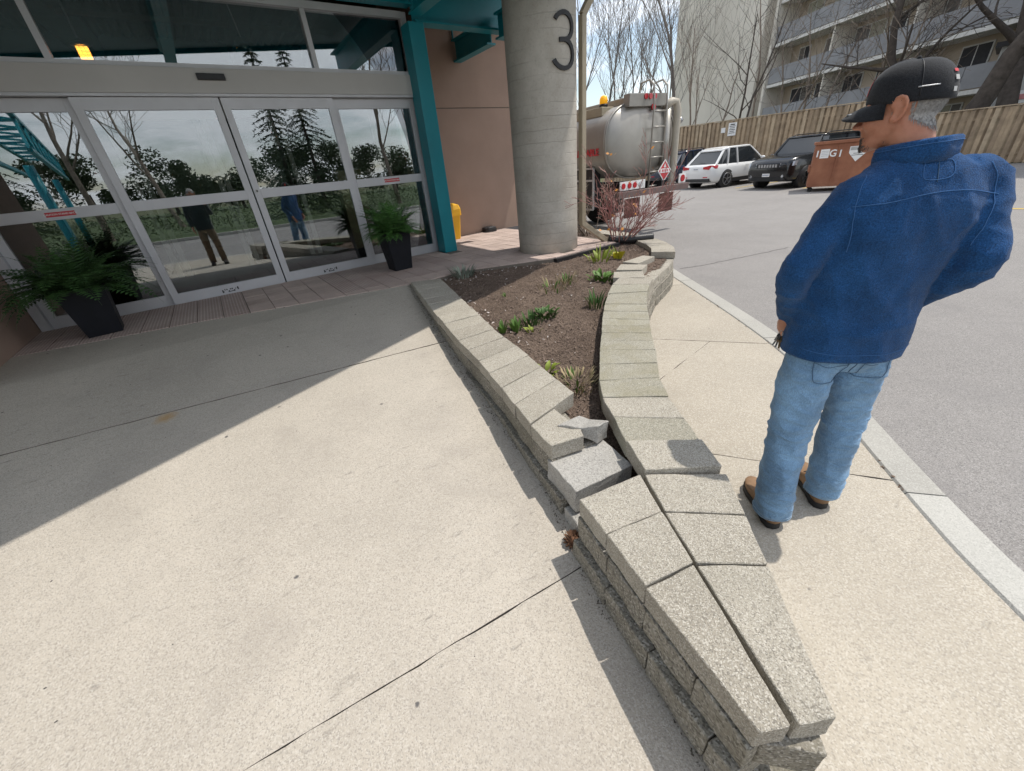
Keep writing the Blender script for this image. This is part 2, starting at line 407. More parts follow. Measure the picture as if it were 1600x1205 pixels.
# sections along the kerb, cut at joints about every 2 m, one of them beside the man
acc = 0; start = 0; secs = []
jx = min(range(len(KIs)), key=lambda i: math.hypot(KIs[i][0]-2.33, KIs[i][1]-.13))
for i in range(1, len(KIs)):
    acc += math.hypot(KIs[i][0]-KIs[i-1][0], KIs[i][1]-KIs[i-1][1])
    if i == jx or (acc > 1.9 and abs(i-jx) > 4) or i == len(KIs)-1: secs.append((start, i)); start = i; acc = 0
for a, b in secs:
    I = KIs[a:b+1]; O = KOs[a:b+1]; Oc = offset(KIs, .165)[a:b+1]
    def trim(L):
        L = [list(q) for q in L]
        for e, f in ((0, 1), (-1, -2)):
            dx, dy = L[f][0]-L[e][0], L[f][1]-L[e][1]; l = math.hypot(dx, dy); L[e][0] += dx/l*.004; L[e][1] += dy/l*.004
        return L
    I, O, Oc = trim(I), trim(O), trim(Oc)
    Ig = [(q[0]+(w[0]-q[0])*.05, q[1]+(w[1]-q[1])*.05) for q, w in zip(I, O)]
    rings = [[(i[0],i[1],-.05),(i[0],i[1],.122),(g[0],g[1],.132),(c[0],c[1],.130),(o[0],o[1],.105),(o[0]+(o[0]-i[0])*.05,o[1]+(o[1]-i[1])*.05,-.05)] for i, g, c, o in zip(I, Ig, Oc, O)]
    mb = MB(); mb.loft(rings, True, False); mb.build('kerb_stone', M['curb'], kerb, world=True)

# planter wall outlines (cap edges)
LO = [(1.684,4.57,.59),(1.365,3.254,.58),(1.217,2.585,.565),(1.159,2.233,.56),(1.05,1.705,.545),(.995,1.504,.54),(.941,1.282,.535),(.917,1.127,.53)]
LI = [(2.008,4.425,.585),(1.754,3.426,.58),(1.527,2.503,.565),(1.452,2.029,.555),(1.312,1.376,.54),(1.281,1.201,.53)]
RO = [(1.351,.55,.52),(1.449,.702,.525),(1.553,.854,.53),(1.664,1.02,.535),(1.797,1.175,.54),(2.085,1.413,.545),(2.298,1.609,.55),(2.511,1.786,.55),(2.797,2.035,.55),(3.103,2.262,.55),(3.308,2.389,.55),(3.49,2.49,.55)]
RI = [(1.094,.743,.52),(1.193,.923,.525),(1.307,1.102,.53),(1.401,1.262,.535),(1.52,1.398,.54),(1.832,1.685,.545),(2.058,1.879,.55),(2.293,2.09,.55),(2.572,2.318,.55),(2.818,2.504,.55),(3.08,2.68,.55),(3.33,2.80,.55)]
FO = [(3.49,2.50),(3.74,2.645),(3.99,2.745),(4.39,2.90),(4.71,3.06),(4.96,3.255),(5.20,3.55),(5.40,3.91),(5.57,4.29),(5.66,4.8),(5.70,5.4),(5.72,6.2),(5.72,7.3)]
NL = [(.793,.819),(.747,.637),(.69,.424),(.603,.042)]; NC = [(1.087,.756),(.984,.574),(.877,.38),(.671,.004)]
NRi = [(1.095,.743),(.988,.569),(.882,.374),(.686,-.004)]; NR = [(1.343,.53),(1.193,.375),(1.049,.232),(.765,-.05)]

# pavement on the road side
PI = [(.72,-.02),(1.05,.24),(1.2,.39),(1.36,.56)] + [q[:2] for q in RO[1:]] + FO
walk = empty('pavement', (2, .5, 0), kind='structure')
mb = MB(); mb.prism([(-9,-2.28)] + [q for q in offset(KIs, -.006)][4:] + [(5.7,9),(5.7,7.3)] + FO[::-1] + [q[:2] for q in RO[::-1]] + [(.9,.3),(.7,-.1),(-.2,-.1),(-.6,-.1),(-9,-.1)], -.06, .10)
mb.build('joint_bed', M['joint'], walk, world=True)
region = offset(KIs, -.008)[16:] + [(5.70,9),(5.70,7.3)]
region = offset(KIs, -.008)
i0 = min(range(len(region)), key=lambda i: math.hypot(region[i][0]+1.2, region[i][1]+2.2))
inner_back = [(5.6,7.3)] + [(q[0]-.03,q[1]+.03) for q in FO[::-1]] + [(q[0]-.06,q[1]+.05) for q in RO[::-1]] + [(1.2,.45),(.9,.2),(.64,-.046)]
poly = region[i0:] + [(5.6,9)] + inner_back + [(-1.2,-.046)]
flat = lambda x, y: .13
B, A_ = split(poly, (3.034,2.096), (3.518,1.431))          # which side is far?
def cen(p): return (sum(q[0] for q in p)/len(p), sum(q[1] for q in p)/len(p))
far, rest = (A_, B) if cen(A_)[0] > cen(B)[0] else (B, A_)
p1, p2 = split(rest, (1.912,.793), (2.27,.25)); mid, near = (p1, p2) if cen(p1)[0] > cen(p2)[0] else (p2, p1)
c1, c2 = split(mid, (2.45,1.585), (3.29,1.70), .004)
f1, f2 = split(far, (4.35,3.3), (5.0,2.7))
n1, n2 = split(near, (.66,-.06), (1.6,-1.1))
for q in (c1, c2, f1, f2, n1, n2):
    if len(q) > 2: slab('pavement_slab', q, flat, .08, M['sidewalk'], walk)

# ramp of the entrance
ramp = empty('entrance_ramp', (0, 2.5, 0), kind='structure')
wall_line = [(1.70,4.62),(1.40,3.27),(1.19,2.24),(.97,1.28),(.83,.80),(.78,.63),(.72,.42),(.63,.03)]
edge = [(-1.93,5.46),(-.5,5.17),(.6,4.88),(1.70,4.62)]
rp_poly = [(-7,5.46)] + edge + wall_line[1:] + [(.60,-.036),(-7,-.036)]
mb = MB(); mb.prism(rp_poly, -.05, [rampz(*q)-.03 if q[1] < 4.6 else FLOOR-.03 for q in rp_poly]); mb.build('joint_bed', M['joint'], ramp, world=True)
def rz(x, y): return min(.16 + .09*(y-.3), FLOOR - .005)
top, low = split(rp_poly, (-1.517,3.382), (1.264,2.991), .011)
if cen(top)[1] < cen(low)[1]: top, low = low, top
midp, nearp = split(low, (-.482,.899), (.775,.757), .0045)
if cen(midp)[1] < cen(nearp)[1]: midp, nearp = nearp, midp
t1, t2 = clip(top, (0,4.55), (0,-1)), clip(top, (0,4.55), (0,1))
slab('ramp_slab', t1, rz, .06, M['apron'], ramp)
slab('ramp_slab', t2, lambda x, y: FLOOR-.004 if y > 4.62 else rz(x, y), .06, M['apron'], ramp)
slab('ramp_slab', midp, rz, .06, M['apron'], ramp); slab('ramp_slab', nearp, rz, .06, M['apron'], ramp)
slab('ramp_slab', [(-7,-.044),(-1.212,-.044),(-1.212,-2.205),(-1.5,-2.24),(-3,-2.29),(-7,-2.29)], lambda x, y: .13, .06, M['apron'], ramp)

# tiled walk along the doors
tiles = empty('tiled_walk', (2, 6, .5), kind='structure')
tile_edge = edge + [(2.02,4.60),(2.45,4.66),(3.0,4.42),(3.62,4.16),(4.86,4.16),(5.02,4.45),(5.05,7.44)]
bedp = [(-1.93,6.38)] + [(x, y) for x, y in edge] + tile_edge[4:] + [(-1.93,7.44)]
mb = MB(); mb.prism(edge + tile_edge[4:] + [(3.2,7.44),(3.2,6.5),(-1.93,6.5)], -.05, FLOOR-.012); mb.build('joint_bed', M['joint'], tiles, world=True)
def inside(p, poly):
    c = False; k = len(poly)
    for i in range(k):
        a, b = poly[i], poly[i-1]
        if (a[1] > p[1]) != (b[1] > p[1]) and p[0] < (b[0]-a[0])*(p[1]-a[1])/(b[1]-a[1])+a[0]: c = not c
    return c
def edge_y(x):
    for a, b in zip(tile_edge, tile_edge[1:]):
        if a[0] <= x <= b[0] and b[0] > a[0]: return a[1] + (b[1]-a[1])*(x-a[0])/(b[0]-a[0])
    return 9
ribbed = N('ribbed_pink_paver')
bcol = ribbed.mix(ribbed.ramp(ribbed.noise(3, 6), [(.3,0),(.7,1)]), (.42,.32,.285), (.53,.43,.385))
sx = ribbed.new('ShaderNodeSeparateXYZ'); ribbed.link(ribbed.pos(), sx.inputs[0])
gr = ribbed.math('SINE', ribbed.math('MULTIPLY', sx.outputs[0], 2*math.pi/.03))
gr2 = ribbed.ramp(gr, [(.05,0),(.45,1)])
ribbed.col(ribbed.mix(ribbed.math('MULTIPLY', ribbed.math('SUBTRACT', 1.0, gr2), .45), bcol, (.24,.175,.15))).set(rough=.85)
ribbed.bump(gr2, .5, .004); ribbed.bump(ribbed.noise(200, 3), .2, .002)
TS = .242
ix = 0; x = -1.93
while x < 5.05:
    y = 6.37 if x + TS < 3.22 else 7.42
    while True:
        x1 = min(x+TS, 5.04); y1 = y - TS
        poly = [(x+.004,y1+.004),(x1-.004,y1+.004),(x1-.004,y-.004),(x+.004,y-.004)]
        e0, e1 = edge_y(x+.004)+.012, edge_y(min(x1,5.04)-.004)+.012
        if max(e0, e1) > 8: break
        dx = x1-x; nrm = (-(e1-e0)/dx, 1.0)
        poly = clip(poly, (x+.004, e0), nrm)
        if len(poly) >= 3:
            cx_, cy_ = cen(poly); dz = rnd.uniform(-.0015,.0015)
            if math.hypot(cx_-4.03, cy_-4.78) > .40 and not (3.0 < cx_ < 3.2 and cy_ > 6.0):
                mbt = MB(); mbt.prism(poly, FLOOR-.04, FLOOR+dz)
                mbt.build('tile', ribbed.m if (y > 5.1 and y1 < 6.2 and x < 2.6 and y1 > 4.4 and ((x*7.3) % 1.7) > .25) else M['tile'], tiles, world=True)
        y = y1 - .0
        if y < 3.9: break
    x += TS

# ------------------------------------------------------------------ planter walls
def block(poly, z0, z1, mat, parent, amp=.0028, face=None, famp=.012, name='block', cuts=3, seed=None, tilt=0):
    """a concrete block with worn arrises; face = index of a split, rough side"""
    if sum(poly[i][0]*poly[(i+1)%len(poly)][1]-poly[(i+1)%len(poly)][0]*poly[i][1] for i in range(len(poly))) < 0:
        poly = poly[::-1]
        if face is not None: face = (len(poly)-2-face) % len(poly)
    c = cen(poly); k = len(poly)
    z0s = z0 if hasattr(z0,'__len__') else [z0]*k; z1s = z1 if hasattr(z1,'__len__') else [z1]*k
    bm = bmesh.new()
    lo = [bm.verts.new((q[0]-c[0], q[1]-c[1], z)) for q, z in zip(poly, z0s)]
    hi = [bm.verts.new((q[0]-c[0], q[1]-c[1], z)) for q, z in zip(poly, z1s)]
    bm.faces.new(lo[::-1]); bm.faces.new(hi)
    for i in range(k): bm.faces.new((lo[i], lo[(i+1)%k], hi[(i+1)%k], hi[i]))
    bmesh.ops.bevel(bm, geom=[e for e in bm.edges], offset=.0028, segments=1, affect='EDGES')
    bmesh.ops.subdivide_edges(bm, edges=[e for e in bm.edges if e.calc_length() > .05], cuts=cuts, use_grid_fill=True)
    sv = Vector((rnd.uniform(0,50), rnd.uniform(0,50), rnd.uniform(0,50)))
    fn = None
    if face is not None:
        a, b = Vector((*poly[face],0)), Vector((*poly[(face+1)%k],0)); d = (b-a).normalized(); fn = Vector((d.y,-d.x,0)); fd = (a-Vector((*c,0))).dot(fn)
    for v in bm.verts:
        p = v.co * 14 + sv
        o = Vector((noise.noise(p), noise.noise(p+Vector((7,0,0))), noise.noise(p+Vector((0,9,0))))) * amp
        p2 = v.co*45+sv; o += Vector((noise.noise(p2), noise.noise(p2+Vector((7,0,0))), noise.noise(p2+Vector((0,9,0))))) * amp*.6
        if fn is not None:
            q = v.co.dot(fn)
            if q > fd - .012: o += fn * (famp*.6 * (noise.noise(v.co*16+sv) + .7*noise.noise(v.co*60+sv)))
        v.co += o
    bmesh.ops.triangulate(bm, faces=[f for f in bm.faces if len(f.verts) > 4])
    me = bpy.data.meshes.new(name); bm.to_mesh(me); bm.free(); me.materials.append(mat)
    o = bpy.data.objects.new(name, me); COL.objects.link(o); o.parent = parent
    off = parent.location if parent is not None else Vector((0,0,0))
    o.location = (c[0]-off[0], c[1]-off[1], -off[2])
    return o
def along(line, s):
    """point at arc length s on a polyline of 2d or 3d points"""
    for a, b in zip(line, line[1:]):
        l = math.hypot(b[0]-a[0], b[1]-a[1])
        if s <= l or b is line[-1]:
            t = s/l; return tuple(a[i]+(b[i]-a[i])*t for i in range(len(a)))
        s -= l
def length(line): return sum(math.hypot(b[0]-a[0], b[1]-a[1]) for a, b in zip(line, line[1:]))
def shrink(poly, d):
    c = cen(poly); out = []
    for q in poly:
        v = Vector((q[0]-c[0], q[1]-c[1])); out.append((q[0]-v.x/v.length*d, q[1]-v.y/v.length*d))
    return out
CAP, CRS = .088, .12
def course(lo, depth, z_top, outset, parent, length_=.21, start=0.0, mat=None, matf=None, end=None, zfun=None, famp=.012, side=1):
    """one course of blocks along an outer line; side = +1 when the outside lies to the right of travel"""
    line = offset([q[:2] for q in lo], outset*side); inn = offset(line, -depth*side)
    L = length(line); L2 = length(inn); s = start
    while s < L - .03:
        e = min(s+length_, L)
        if L - e < .07: e = L
        a, b = along(line, s+.0025), along(line, e-.0025); ia, ib = along(inn, (s+.0025)/L*L2), along(inn, (e-.0025)/L*L2)
        zt = z_top(s) if callable(z_top) else z_top
        block([a, b, ib, ia], zt-CRS+.002, zt+rnd.uniform(-.003,.001), mat or M['block_rough'], parent, face=0, famp=famp, cuts=3)
        s = e

# wall beside the ramp
wl = empty('planter_wall', (1.2, 2.4, .2), label='straight low block wall between the entrance ramp and the soil bed', cat='wall')
nL = 17; LLo, LLi = length(LO), length(LI)
LIfull = LI
for i in range(nL):
    a, b = i/nL, (i+1)/nL
    g = .0045
    pa, pb = along(LO, a*LLo+g), along(LO, b*LLo-g)
    qa, qb = along(LIfull, a*LLi+g*.8), along(LIfull, b*LLi-g*.8)
    jz = rnd.uniform(-.003,.003)
    if i == nL-1:   # the broken last cap: only its outer half is left
        jp = lambda t: (pa[0]+(qa[0]-pa[0])*t, pa[1]+(qa[1]-pa[1])*t)
        poly = [pa[:2], pb[:2], (1.085,1.085), (1.115,1.135), jp(.52)]
        block(poly, pa[2]-CAP, pa[2]-.004, M['block'], wl, name='cap_stone', cuts=2)
        continue
    sh = rnd.uniform(-.004,.004)
    tv = (pa[0]-qa[0], pa[1]-qa[1]); l = math.hypot(*tv); ox, oy = tv[0]/l*sh, tv[1]/l*sh
    poly = [(q[0]+ox, q[1]+oy) for q in (pa, pb, qb, qa)]
    block(poly, pa[2]-CAP, [pa[2]+jz, pb[2]+jz, qb[2]+jz, qa[2]+jz], M['block'], wl, name='cap_stone', face=None, cuts=3)
zt2 = lambda s: along(LO, min(s, LLo-.01))[2]-CAP-.004
course(LO, .26, zt2, -.004, wl, .207, .0, matf=None, side=1)
# the end block whose cap has gone, and the footing block under it
LOx = LO[-3:-1] + [LO[-1], (.862,.90,.52)]
course([q[:2] for q in LO] + [(.885,1.0)], .30, lambda s: zt2(min(s, LLo-.02))-CRS-.003, .022, wl, .23, .9, side=1)
block([(.916,1.16),(.868,.915),(1.185,.868),(1.235,1.13)], .305, .434, M['block_fresh'], wl, name='exposed_block', face=0, famp=.008, cuts=6, amp=.003)
block([(.862,.985),(.832,.845),(.97,.80),(1.0,.95)], .15, .290, M['block_fresh'], wl, name='footing_block', face=0, famp=.008, cuts=3)
frag = block([(1.045,1.225),(1.20,1.235),(1.262,1.145),(1.255,1.085),(1.165,1.075),(1.10,1.14)], [.50,.45,.435,.44,.437,.452], [.545,.548,.54,.505,.52,.537], M['block_fresh'], None, name='stone_fragment', amp=.008, cuts=3)
tag(frag, 'loose wedge of broken cap stone lying on the exposed block', 'stone')

# nose of the planter: two rows of cap stones over two courses
wn = empty('planter_wall', (.9, .4, .13), label='pointed low wall end of two cap rows with a seam between', cat='wall')
for r, (A0, A1, mt) in enumerate(((NL, NC, M['block']), (NR, NRi, M['block']))):
    for i in range(3):
        poly = [A0[i], A0[i+1], A1[i+1], A1[i]]
        dz = (.0, .004, -.002)[i] if r == 0 else (.002, .0, -.004)[i]
        block(shrink(poly, .0035), .515-CAP, [.515+dz]*4, mt, wn, name='cap_stone', cuts=5, amp=.003)
nlx = NL + [(.555,-.11)]; nrx = [(.735,-.078)] + NR[::-1]
course(NL, .16, .515-CAP-.004, .004, wn, .21, .0, side=1, famp=.010)
course(NL, .19, .515-CAP-.008-CRS, .03, wn, .24, .0, side=1, famp=.010)
course(nrx, .14, .515-CAP-.004, -.012, wn, .21, .0, side=1, famp=.010)
course(nrx, .14, .515-CAP-.008-CRS, .004, wn, .21, .1, side=1, famp=.010)
course(nrx, .14, .515-CAP-.012-2*CRS, .018, wn, .21, .0, side=1, famp=.010)

# curved wall on the road side
wr = empty('planter_wall', (2.4, 1.9, .13), label='curved low block wall between the soil bed and the pavement', cat='wall')
k = 0
for i in range(len(RO)-1):
    sub = 2 if math.hypot(RO[i+1][0]-RO[i][0], RO[i+1][1]-RO[i][1]) > .26 else 1
    for j in range(sub):
        t0, t1 = j/sub, (j+1)/sub
        L_ = lambda A, B, t: tuple(A[q]+(B[q]-A[q])*t for q in range(3))
        a, b, c_, d = L_(RO[i],RO[i+1],t0), L_(RO[i],RO[i+1],t1), L_(RI[i],RI[i+1],t1), L_(RI[i],RI[i+1],t0)
        jz = rnd.uniform(-.003,.003) + (.016 if i == 0 else 0)
        block(shrink([q[:2] for q in (a,b,c_,d)], .0055), a[2]-CAP+jz, [q[2]+jz for q in (a,b,c_,d)], M['block_moss'] if 2 < i < 10 or i == 1 else M['block'], wr, name='cap_stone', cuts=4, amp=.003)
        k += 1
ROx = [q[:2] for q in RO]
for q in range(3):
    course(ROx[:-1] + FO[:-2], .24, .55-CAP-.004-q*(CRS+.002), -.012+.014*q, wr, .215, (.0,.1,.04)[q], side=1, famp=.014, mat=M['block'] if q == 0 else M['block_rough'])
# caps that slid off their course at the bend of the wall
for poly, z, lab in (([(3.50,2.60),(3.70,2.78),(3.50,3.02),(3.30,2.86)], .545, 'loose cap stone shifted inwards at the bend of the curved wall'),
                     ([(3.74,2.83),(3.97,2.93),(3.82,3.20),(3.58,3.06)], .545, 'pale loose cap stone lying askew beside the black drain pipe'),
                     ([(4.02,3.10),(4.42,3.16),(4.40,3.32),(3.98,3.30)], .53, 'thin displaced cap stone next to the end of the black pipe')):
    tag(block(poly, z-CAP, z, M['block'], None, name='loose_cap_stone', cuts=2), lab, 'stone')
# remaining caps on the far side of the bend
wf = empty('cap_row', (5.3, 4, .4))
for i in range(4, 11):
    a, b = FO[i], FO[i+1]
    inn = offset(FO, -.30)
    for t0, t1 in ((0,.5),(.5,1)):
        A = tuple(a[q]+(b[q]-a[q])*t0 for q in (0,1)); Bq = tuple(a[q]+(b[q]-a[q])*t1 for q in (0,1))
        C_ = tuple(inn[i][q]+(inn[i+1][q]-inn[i][q])*t1 for q in (0,1)); D = tuple(inn[i][q]+(inn[i+1][q]-inn[i][q])*t0 for q in (0,1))
        block(shrink([A,Bq,C_,D],.003), .463, .548, M['block'], wr, name='cap_stone', cuts=2)
bpy.data.objects.remove(wf)

# ------------------------------------------------------------------ soil bed
bed_poly = [(1.72,4.45)] + [(2.02,4.60),(2.45,4.66),(3.0,4.42),(3.62,4.16),(4.86,4.16),(5.02,4.45),(5.05,7.4),(5.6,7.4)] + [(q[0]-.12,q[1]+.05) for q in FO[::-1]] + [(q[0]-.08,q[1]+.08) for q in RO[::-1]] + [(1.05,.72)] + [(q[0]+.1,q[1]) for q in LO[::-1]]
def soilz(x, y):
    z = .355 + .035*min(y, 4.6) + .018*noise.noise(Vector((x*2.1,y*2.1,3))) + .008*noise.noise(Vector((x*9,y*9,5)))
    if y < 1.5: z -= (1.5-y)*.16
    return z
mb = MB(); st = .045; idx = {}
xs = np.arange(.9, 5.75, st); ys = np.arange(.7, 7.45, st)
for i, x in enumerate(xs):
    for j, y in enumerate(ys):
        if inside((x+st/2, y+st/2), bed_poly):
            q = []
            for di, dj in ((0,0),(1,0),(1,1),(0,1)):
                kk = (i+di, j+dj)
                if kk not in idx:
                    X, Y = x+di*st, y+dj*st; idx[kk] = len(mb.v)
                    mb.v.append((X, Y, soilz(X,Y)+.007*noise.noise(Vector((X*30,Y*30,1)))))
                q.append(idx[kk])
            mb.f.append(tuple(q)); mb.mi.append(0); mb.sm.append(True)
n = N('dark_soil')
sc = n.mix(n.ramp(n.noise(3.5, 8, .7), [(.32,0),(.68,1)]), (.115,.082,.064), (.255,.19,.148))
vc = n.new('ShaderNodeSeparateColor'); n.link(n.voro(140, out='Color'), vc.inputs[0])
sc = n.mix(n.ramp(vc.outputs[0], [(.7,0),(.95,.8)]), sc, (.25,.19,.15)); sc = n.mix(n.ramp(vc.outputs[1], [(.7,0),(.95,.8)]), sc, (.03,.022,.018))
n.col(sc).set(rough=.95, spec=.15); n.bump(n.voro(110), 1.0, .012); n.bump(n.noise(40, 6, .7), .8, .02)
mb.build('soil_bed', n.m, kind='structure')
def scatter(name, mat, count, region, size, kind, flat_=.3, lift=.004, seed=3, zf=soilz, dens=None, label=None, cat=None):
    r = random.Random(seed); m2 = MB(); xs_ = [q[0] for q in region]; ys_ = [q[1] for q in region]; k = 0; guard = 0
    while k < count and guard < count*40:
        guard += 1
        x, y = r.uniform(min(xs_), max(xs_)), r.uniform(min(ys_), max(ys_))
        if not inside((x,y), region): continue
        if dens and r.random() > dens(x,y): continue
        k += 1; L = r.uniform(*size); W = L*r.uniform(.3,.7); T = L*flat_
        a = r.uniform(0,6.28); b = r.uniform(-.6,.6); z = zf(x,y)+lift
        R_ = Matrix.Rotation(a,3,'Z') @ Matrix.Rotation(b,3,'X') @ Matrix.Rotation(r.uniform(-.6,.6),3,'Y')
        q = [Vector((x,y,z))+R_@Vector(p) for p in ((-L/2,-W/2*r.uniform(.4,1),0),(L/2,-W/2*r.uniform(.4,1),0),(L/2*r.uniform(.6,1),W/2,0),(-L/2,W/2*r.uniform(.4,1),0),(0,0,T))]
        m2.add(q, [(0,1,4),(1,2,4),(2,3,4),(3,0,4),(3,2,1,0)])
    return m2.build(name, mat, kind=kind, label=label, cat=cat)
scatter('mulch', plain('bark_chips', (.19,.14,.11), .95, var=.6, scale=30), 11000, bed_poly, (.008,.028), 'stuff', label='fine brown bark chips strewn over the soil bed', cat='mulch')
scatter('fallen_petals', plain('pale_petals', (.55,.49,.45), .8, var=.15), 260, bed_poly, (.012,.032), 'stuff', seed=5, lift=.012, flat_=.2,
        dens=lambda x,y: max(.05, 1.0-2.6*abs(y-(4.62-.05*x)) if x < 3.6 and y > 3.8 else 1.0-3.2*abs(x-(1.42+.2*(y-2)))) if y > 1.9 else .02,
        label='white fallen petals scattered on the soil along the tiles', cat='petals')
# ------------------------------------------------------------------ entrance building
DY = 6.42
bld = empty('entrance_building', (0, 8, 0), label='brown stucco building with a wide glazed entrance and grey header', cat='building')
mb = MB(); mb.box(3.24,5.75,7.45,7.75,.3,2.68); mb.build('stucco_panel', M['stucco'], bld, world=True)
mb = MB(); mb.box(3.24,5.75,7.45,7.75,2.695,6.5); mb.build('stucco_panel', M['stucco'], bld, world=True)
mb = MB(); mb.box(3.24,5.75,7.458,7.74,2.68,2.695); mb.build('reveal_joint', M['joint'], bld, world=True)
mb = MB(); mb.box(5.45,5.75,7.75,19,.3,6.5); mb.box(3.2,5.75,19,19.3,.3,6.5); mb.box(3.24,3.34,6.55,7.45,2.95,6.5); mb.build('side_wall', M['stucco'], bld, world=True)
mb = MB(); mb.box(-2.3,-1.93,4.6,6.9,.0,6.5); mb.build('stucco_pier', M['stucco'], bld, world=True)
mb = MB(); mb.box(-9,-2.3,6.5,6.9,.0,6.5); mb.build('front_wall', M['stucco'], bld, world=True)
mb = MB(); mb.box(-2.0,3.3,6.48,6.8,3.92,6.5); mb.build('fascia_wall', M['stucco'], bld, world=True)
mb = MB(); mb.box(-9,5.75,6.4,19.3,6.5,6.8); mb.build('roof', plain('roof_membrane', (.2,.2,.2), .9), bld, world=True)
# lobby behind the glass
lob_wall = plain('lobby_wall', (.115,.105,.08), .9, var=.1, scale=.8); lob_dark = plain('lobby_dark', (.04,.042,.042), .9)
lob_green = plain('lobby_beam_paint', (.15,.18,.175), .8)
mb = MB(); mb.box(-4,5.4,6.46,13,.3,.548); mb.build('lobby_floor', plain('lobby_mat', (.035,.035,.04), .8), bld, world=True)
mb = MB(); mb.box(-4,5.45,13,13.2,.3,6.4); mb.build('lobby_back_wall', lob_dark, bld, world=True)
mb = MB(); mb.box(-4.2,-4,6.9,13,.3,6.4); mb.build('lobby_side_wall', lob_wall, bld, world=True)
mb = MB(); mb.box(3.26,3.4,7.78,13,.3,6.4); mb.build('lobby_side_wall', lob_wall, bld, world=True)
mb = MB(); mb.tube([(-1.0,10.6,.54),(-1.0,10.6,2.1)], .2, 14); mb.build('lobby_pillar', lob_dark, bld, world=True)
mb = MB()
for i in range(60):
    x = -4 + i*.155; mb.add([(x,6.8,4.75),(x+.05,6.8,4.69),(x+.105,6.8,4.69),(x+.155,6.8,4.75),(x,13,4.75),(x+.05,13,4.69),(x+.105,13,4.69),(x+.155,13,4.75)], [(0,1,5,4),(1,2,6,5),(2,3,7,6)])
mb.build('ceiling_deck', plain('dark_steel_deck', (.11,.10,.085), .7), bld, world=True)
for x in (-1.2, 1.35):
    mb = MB(); mb.bar((x,6.9,4.45),(x+.5,13,4.45),.32,.42); mb.build('ceiling_beam', lob_green, bld, world=True)
for y in (8.2, 10.2):
    mb = MB(); mb.bar((-4,y,4.3),(3.3,y,4.3),.07,.07); mb.build('ceiling_pipe', lob_wall, bld, world=True)
# inner vestibule screen
isc = empty('inner_screen', (.6, 8.7, .548), label='grey framed inner vestibule screen standing behind the sliding doors', cat='screen')
for x in (-1.7,-.75,-.62,.32,.42,1.36,1.5,2.5,3.1):
    mb = MB(); mb.box(x,x+.075,8.7,8.76,.548,2.75); mb.build('mullion', M['alu_white'], isc, world=True)
mb = MB(); mb.box(-1.7,3.18,8.68,8.78,2.75,3.05); mb.build('head', M['alu_white'], isc, world=True)
for x in (-.45, .75):
    mb = MB(); mb.box(x,x+.7,8.70,8.72,1.05,2.35); mb.build('notice_panel', plain('dull_notice', (.10,.13,.11), .7), isc, world=True)
mb = MB(); mb.box(2.15,2.6,8.4,8.62,.548,1.9); mb.build('inner_pillar', plain('cream_pillar', (.30,.25,.15), .8), isc, world=True)

# glazed front: frame, header and transom windows
fr = empty('glazed_front', (.57, DY, FLOOR), label='pale aluminium glazed front with wide header and transom windows', cat='storefront')
AL = M['alu']
mb = MB(); mb.box(-1.92,-1.84,6.38,6.50,.50,3.60); mb.build('jamb', AL, fr, world=True)
mb = MB(); mb.box(2.99,3.06,6.38,6.50,.50,3.60); mb.build('jamb', AL, fr, world=True)
mb = MB(); mb.box(-1.84,2.99,6.345,6.50,2.70,2.925); mb.build('header', M['alu_white'], fr, world=True, bevel=.004)
mb = MB(); mb.box(-1.84,2.99,6.352,6.50,2.672,2.698); mb.build('header_trim', AL, fr, world=True)
mb = MB(); mb.box(-1.84,2.99,6.37,6.50,2.927,2.965); mb.build('transom_rail', AL, fr, world=True)
mb = MB(); mb.box(-1.84,2.99,6.37,6.50,3.53,3.60); mb.build('transom_head', AL, fr, world=True)
mb = MB(); mb.box(-1.84,2.99,6.36,6.52,.47,.535); mb.build('threshold', M['steel'], fr, world=True)
mb = MB(); mb.box(.43,.70,6.315,6.343,2.815,2.875); mb.build('motion_sensor', M['dark'], fr, world=True, bevel=.006)
tx = [-1.84,-.70,1.74,2.99]
for i, x in enumerate(tx[1:3]):
    mb = MB(); mb.box(x-.028,x+.028,6.375,6.49,2.967,3.528); mb.build('mullion', AL, fr, world=True)
for a, b in zip(tx, tx[1:]):
    mb = MB(); mb.box(a+.03,b-.03,6.43,6.438,2.967,3.528); mb.build('pane', M['glass'], fr, world=True)

def caution(parent, x, y, z, w=.235, h=.045):
    mb = MB(); mb.box(x-w/2,x+w/2,y-.002,y,z-h/2,z+h/2); st = mb.build('caution_sticker', M['red_print'], parent, world=True)
    text_mesh('CAUTION STAND BACK', .024, M['white_print'], 'lettering', st, Matrix.Translation(Vector((x,y-.0025,z))-parent.location) @ Matrix.Rotation(math.pi/2,4,'X'), .0004, bold=.0004)
def makers_plate(parent, x, y, z):
    mb = MB(); r = random.Random(int(x*100)+50)
    for i in range(9):
        dx = -.085+i*.02; dz = (.012 if i % 3 else -.008); mb.box(x+dx,x+dx+r.uniform(.009,.017),y-.0015,y,z+dz-.010,z+dz+r.uniform(.0,.010))
    mb.box(x-.095,x-.08,y-.0015,y,z-.025,z+.012); mb.box(x+.08,x+.095,y-.0015,y,z-.012,z+.025); mb.box(x-.03,x+.05,y-.0015,y,z-.024,z-.014)
    mb.build('maker_mark', M['black_print'], parent, world=True)
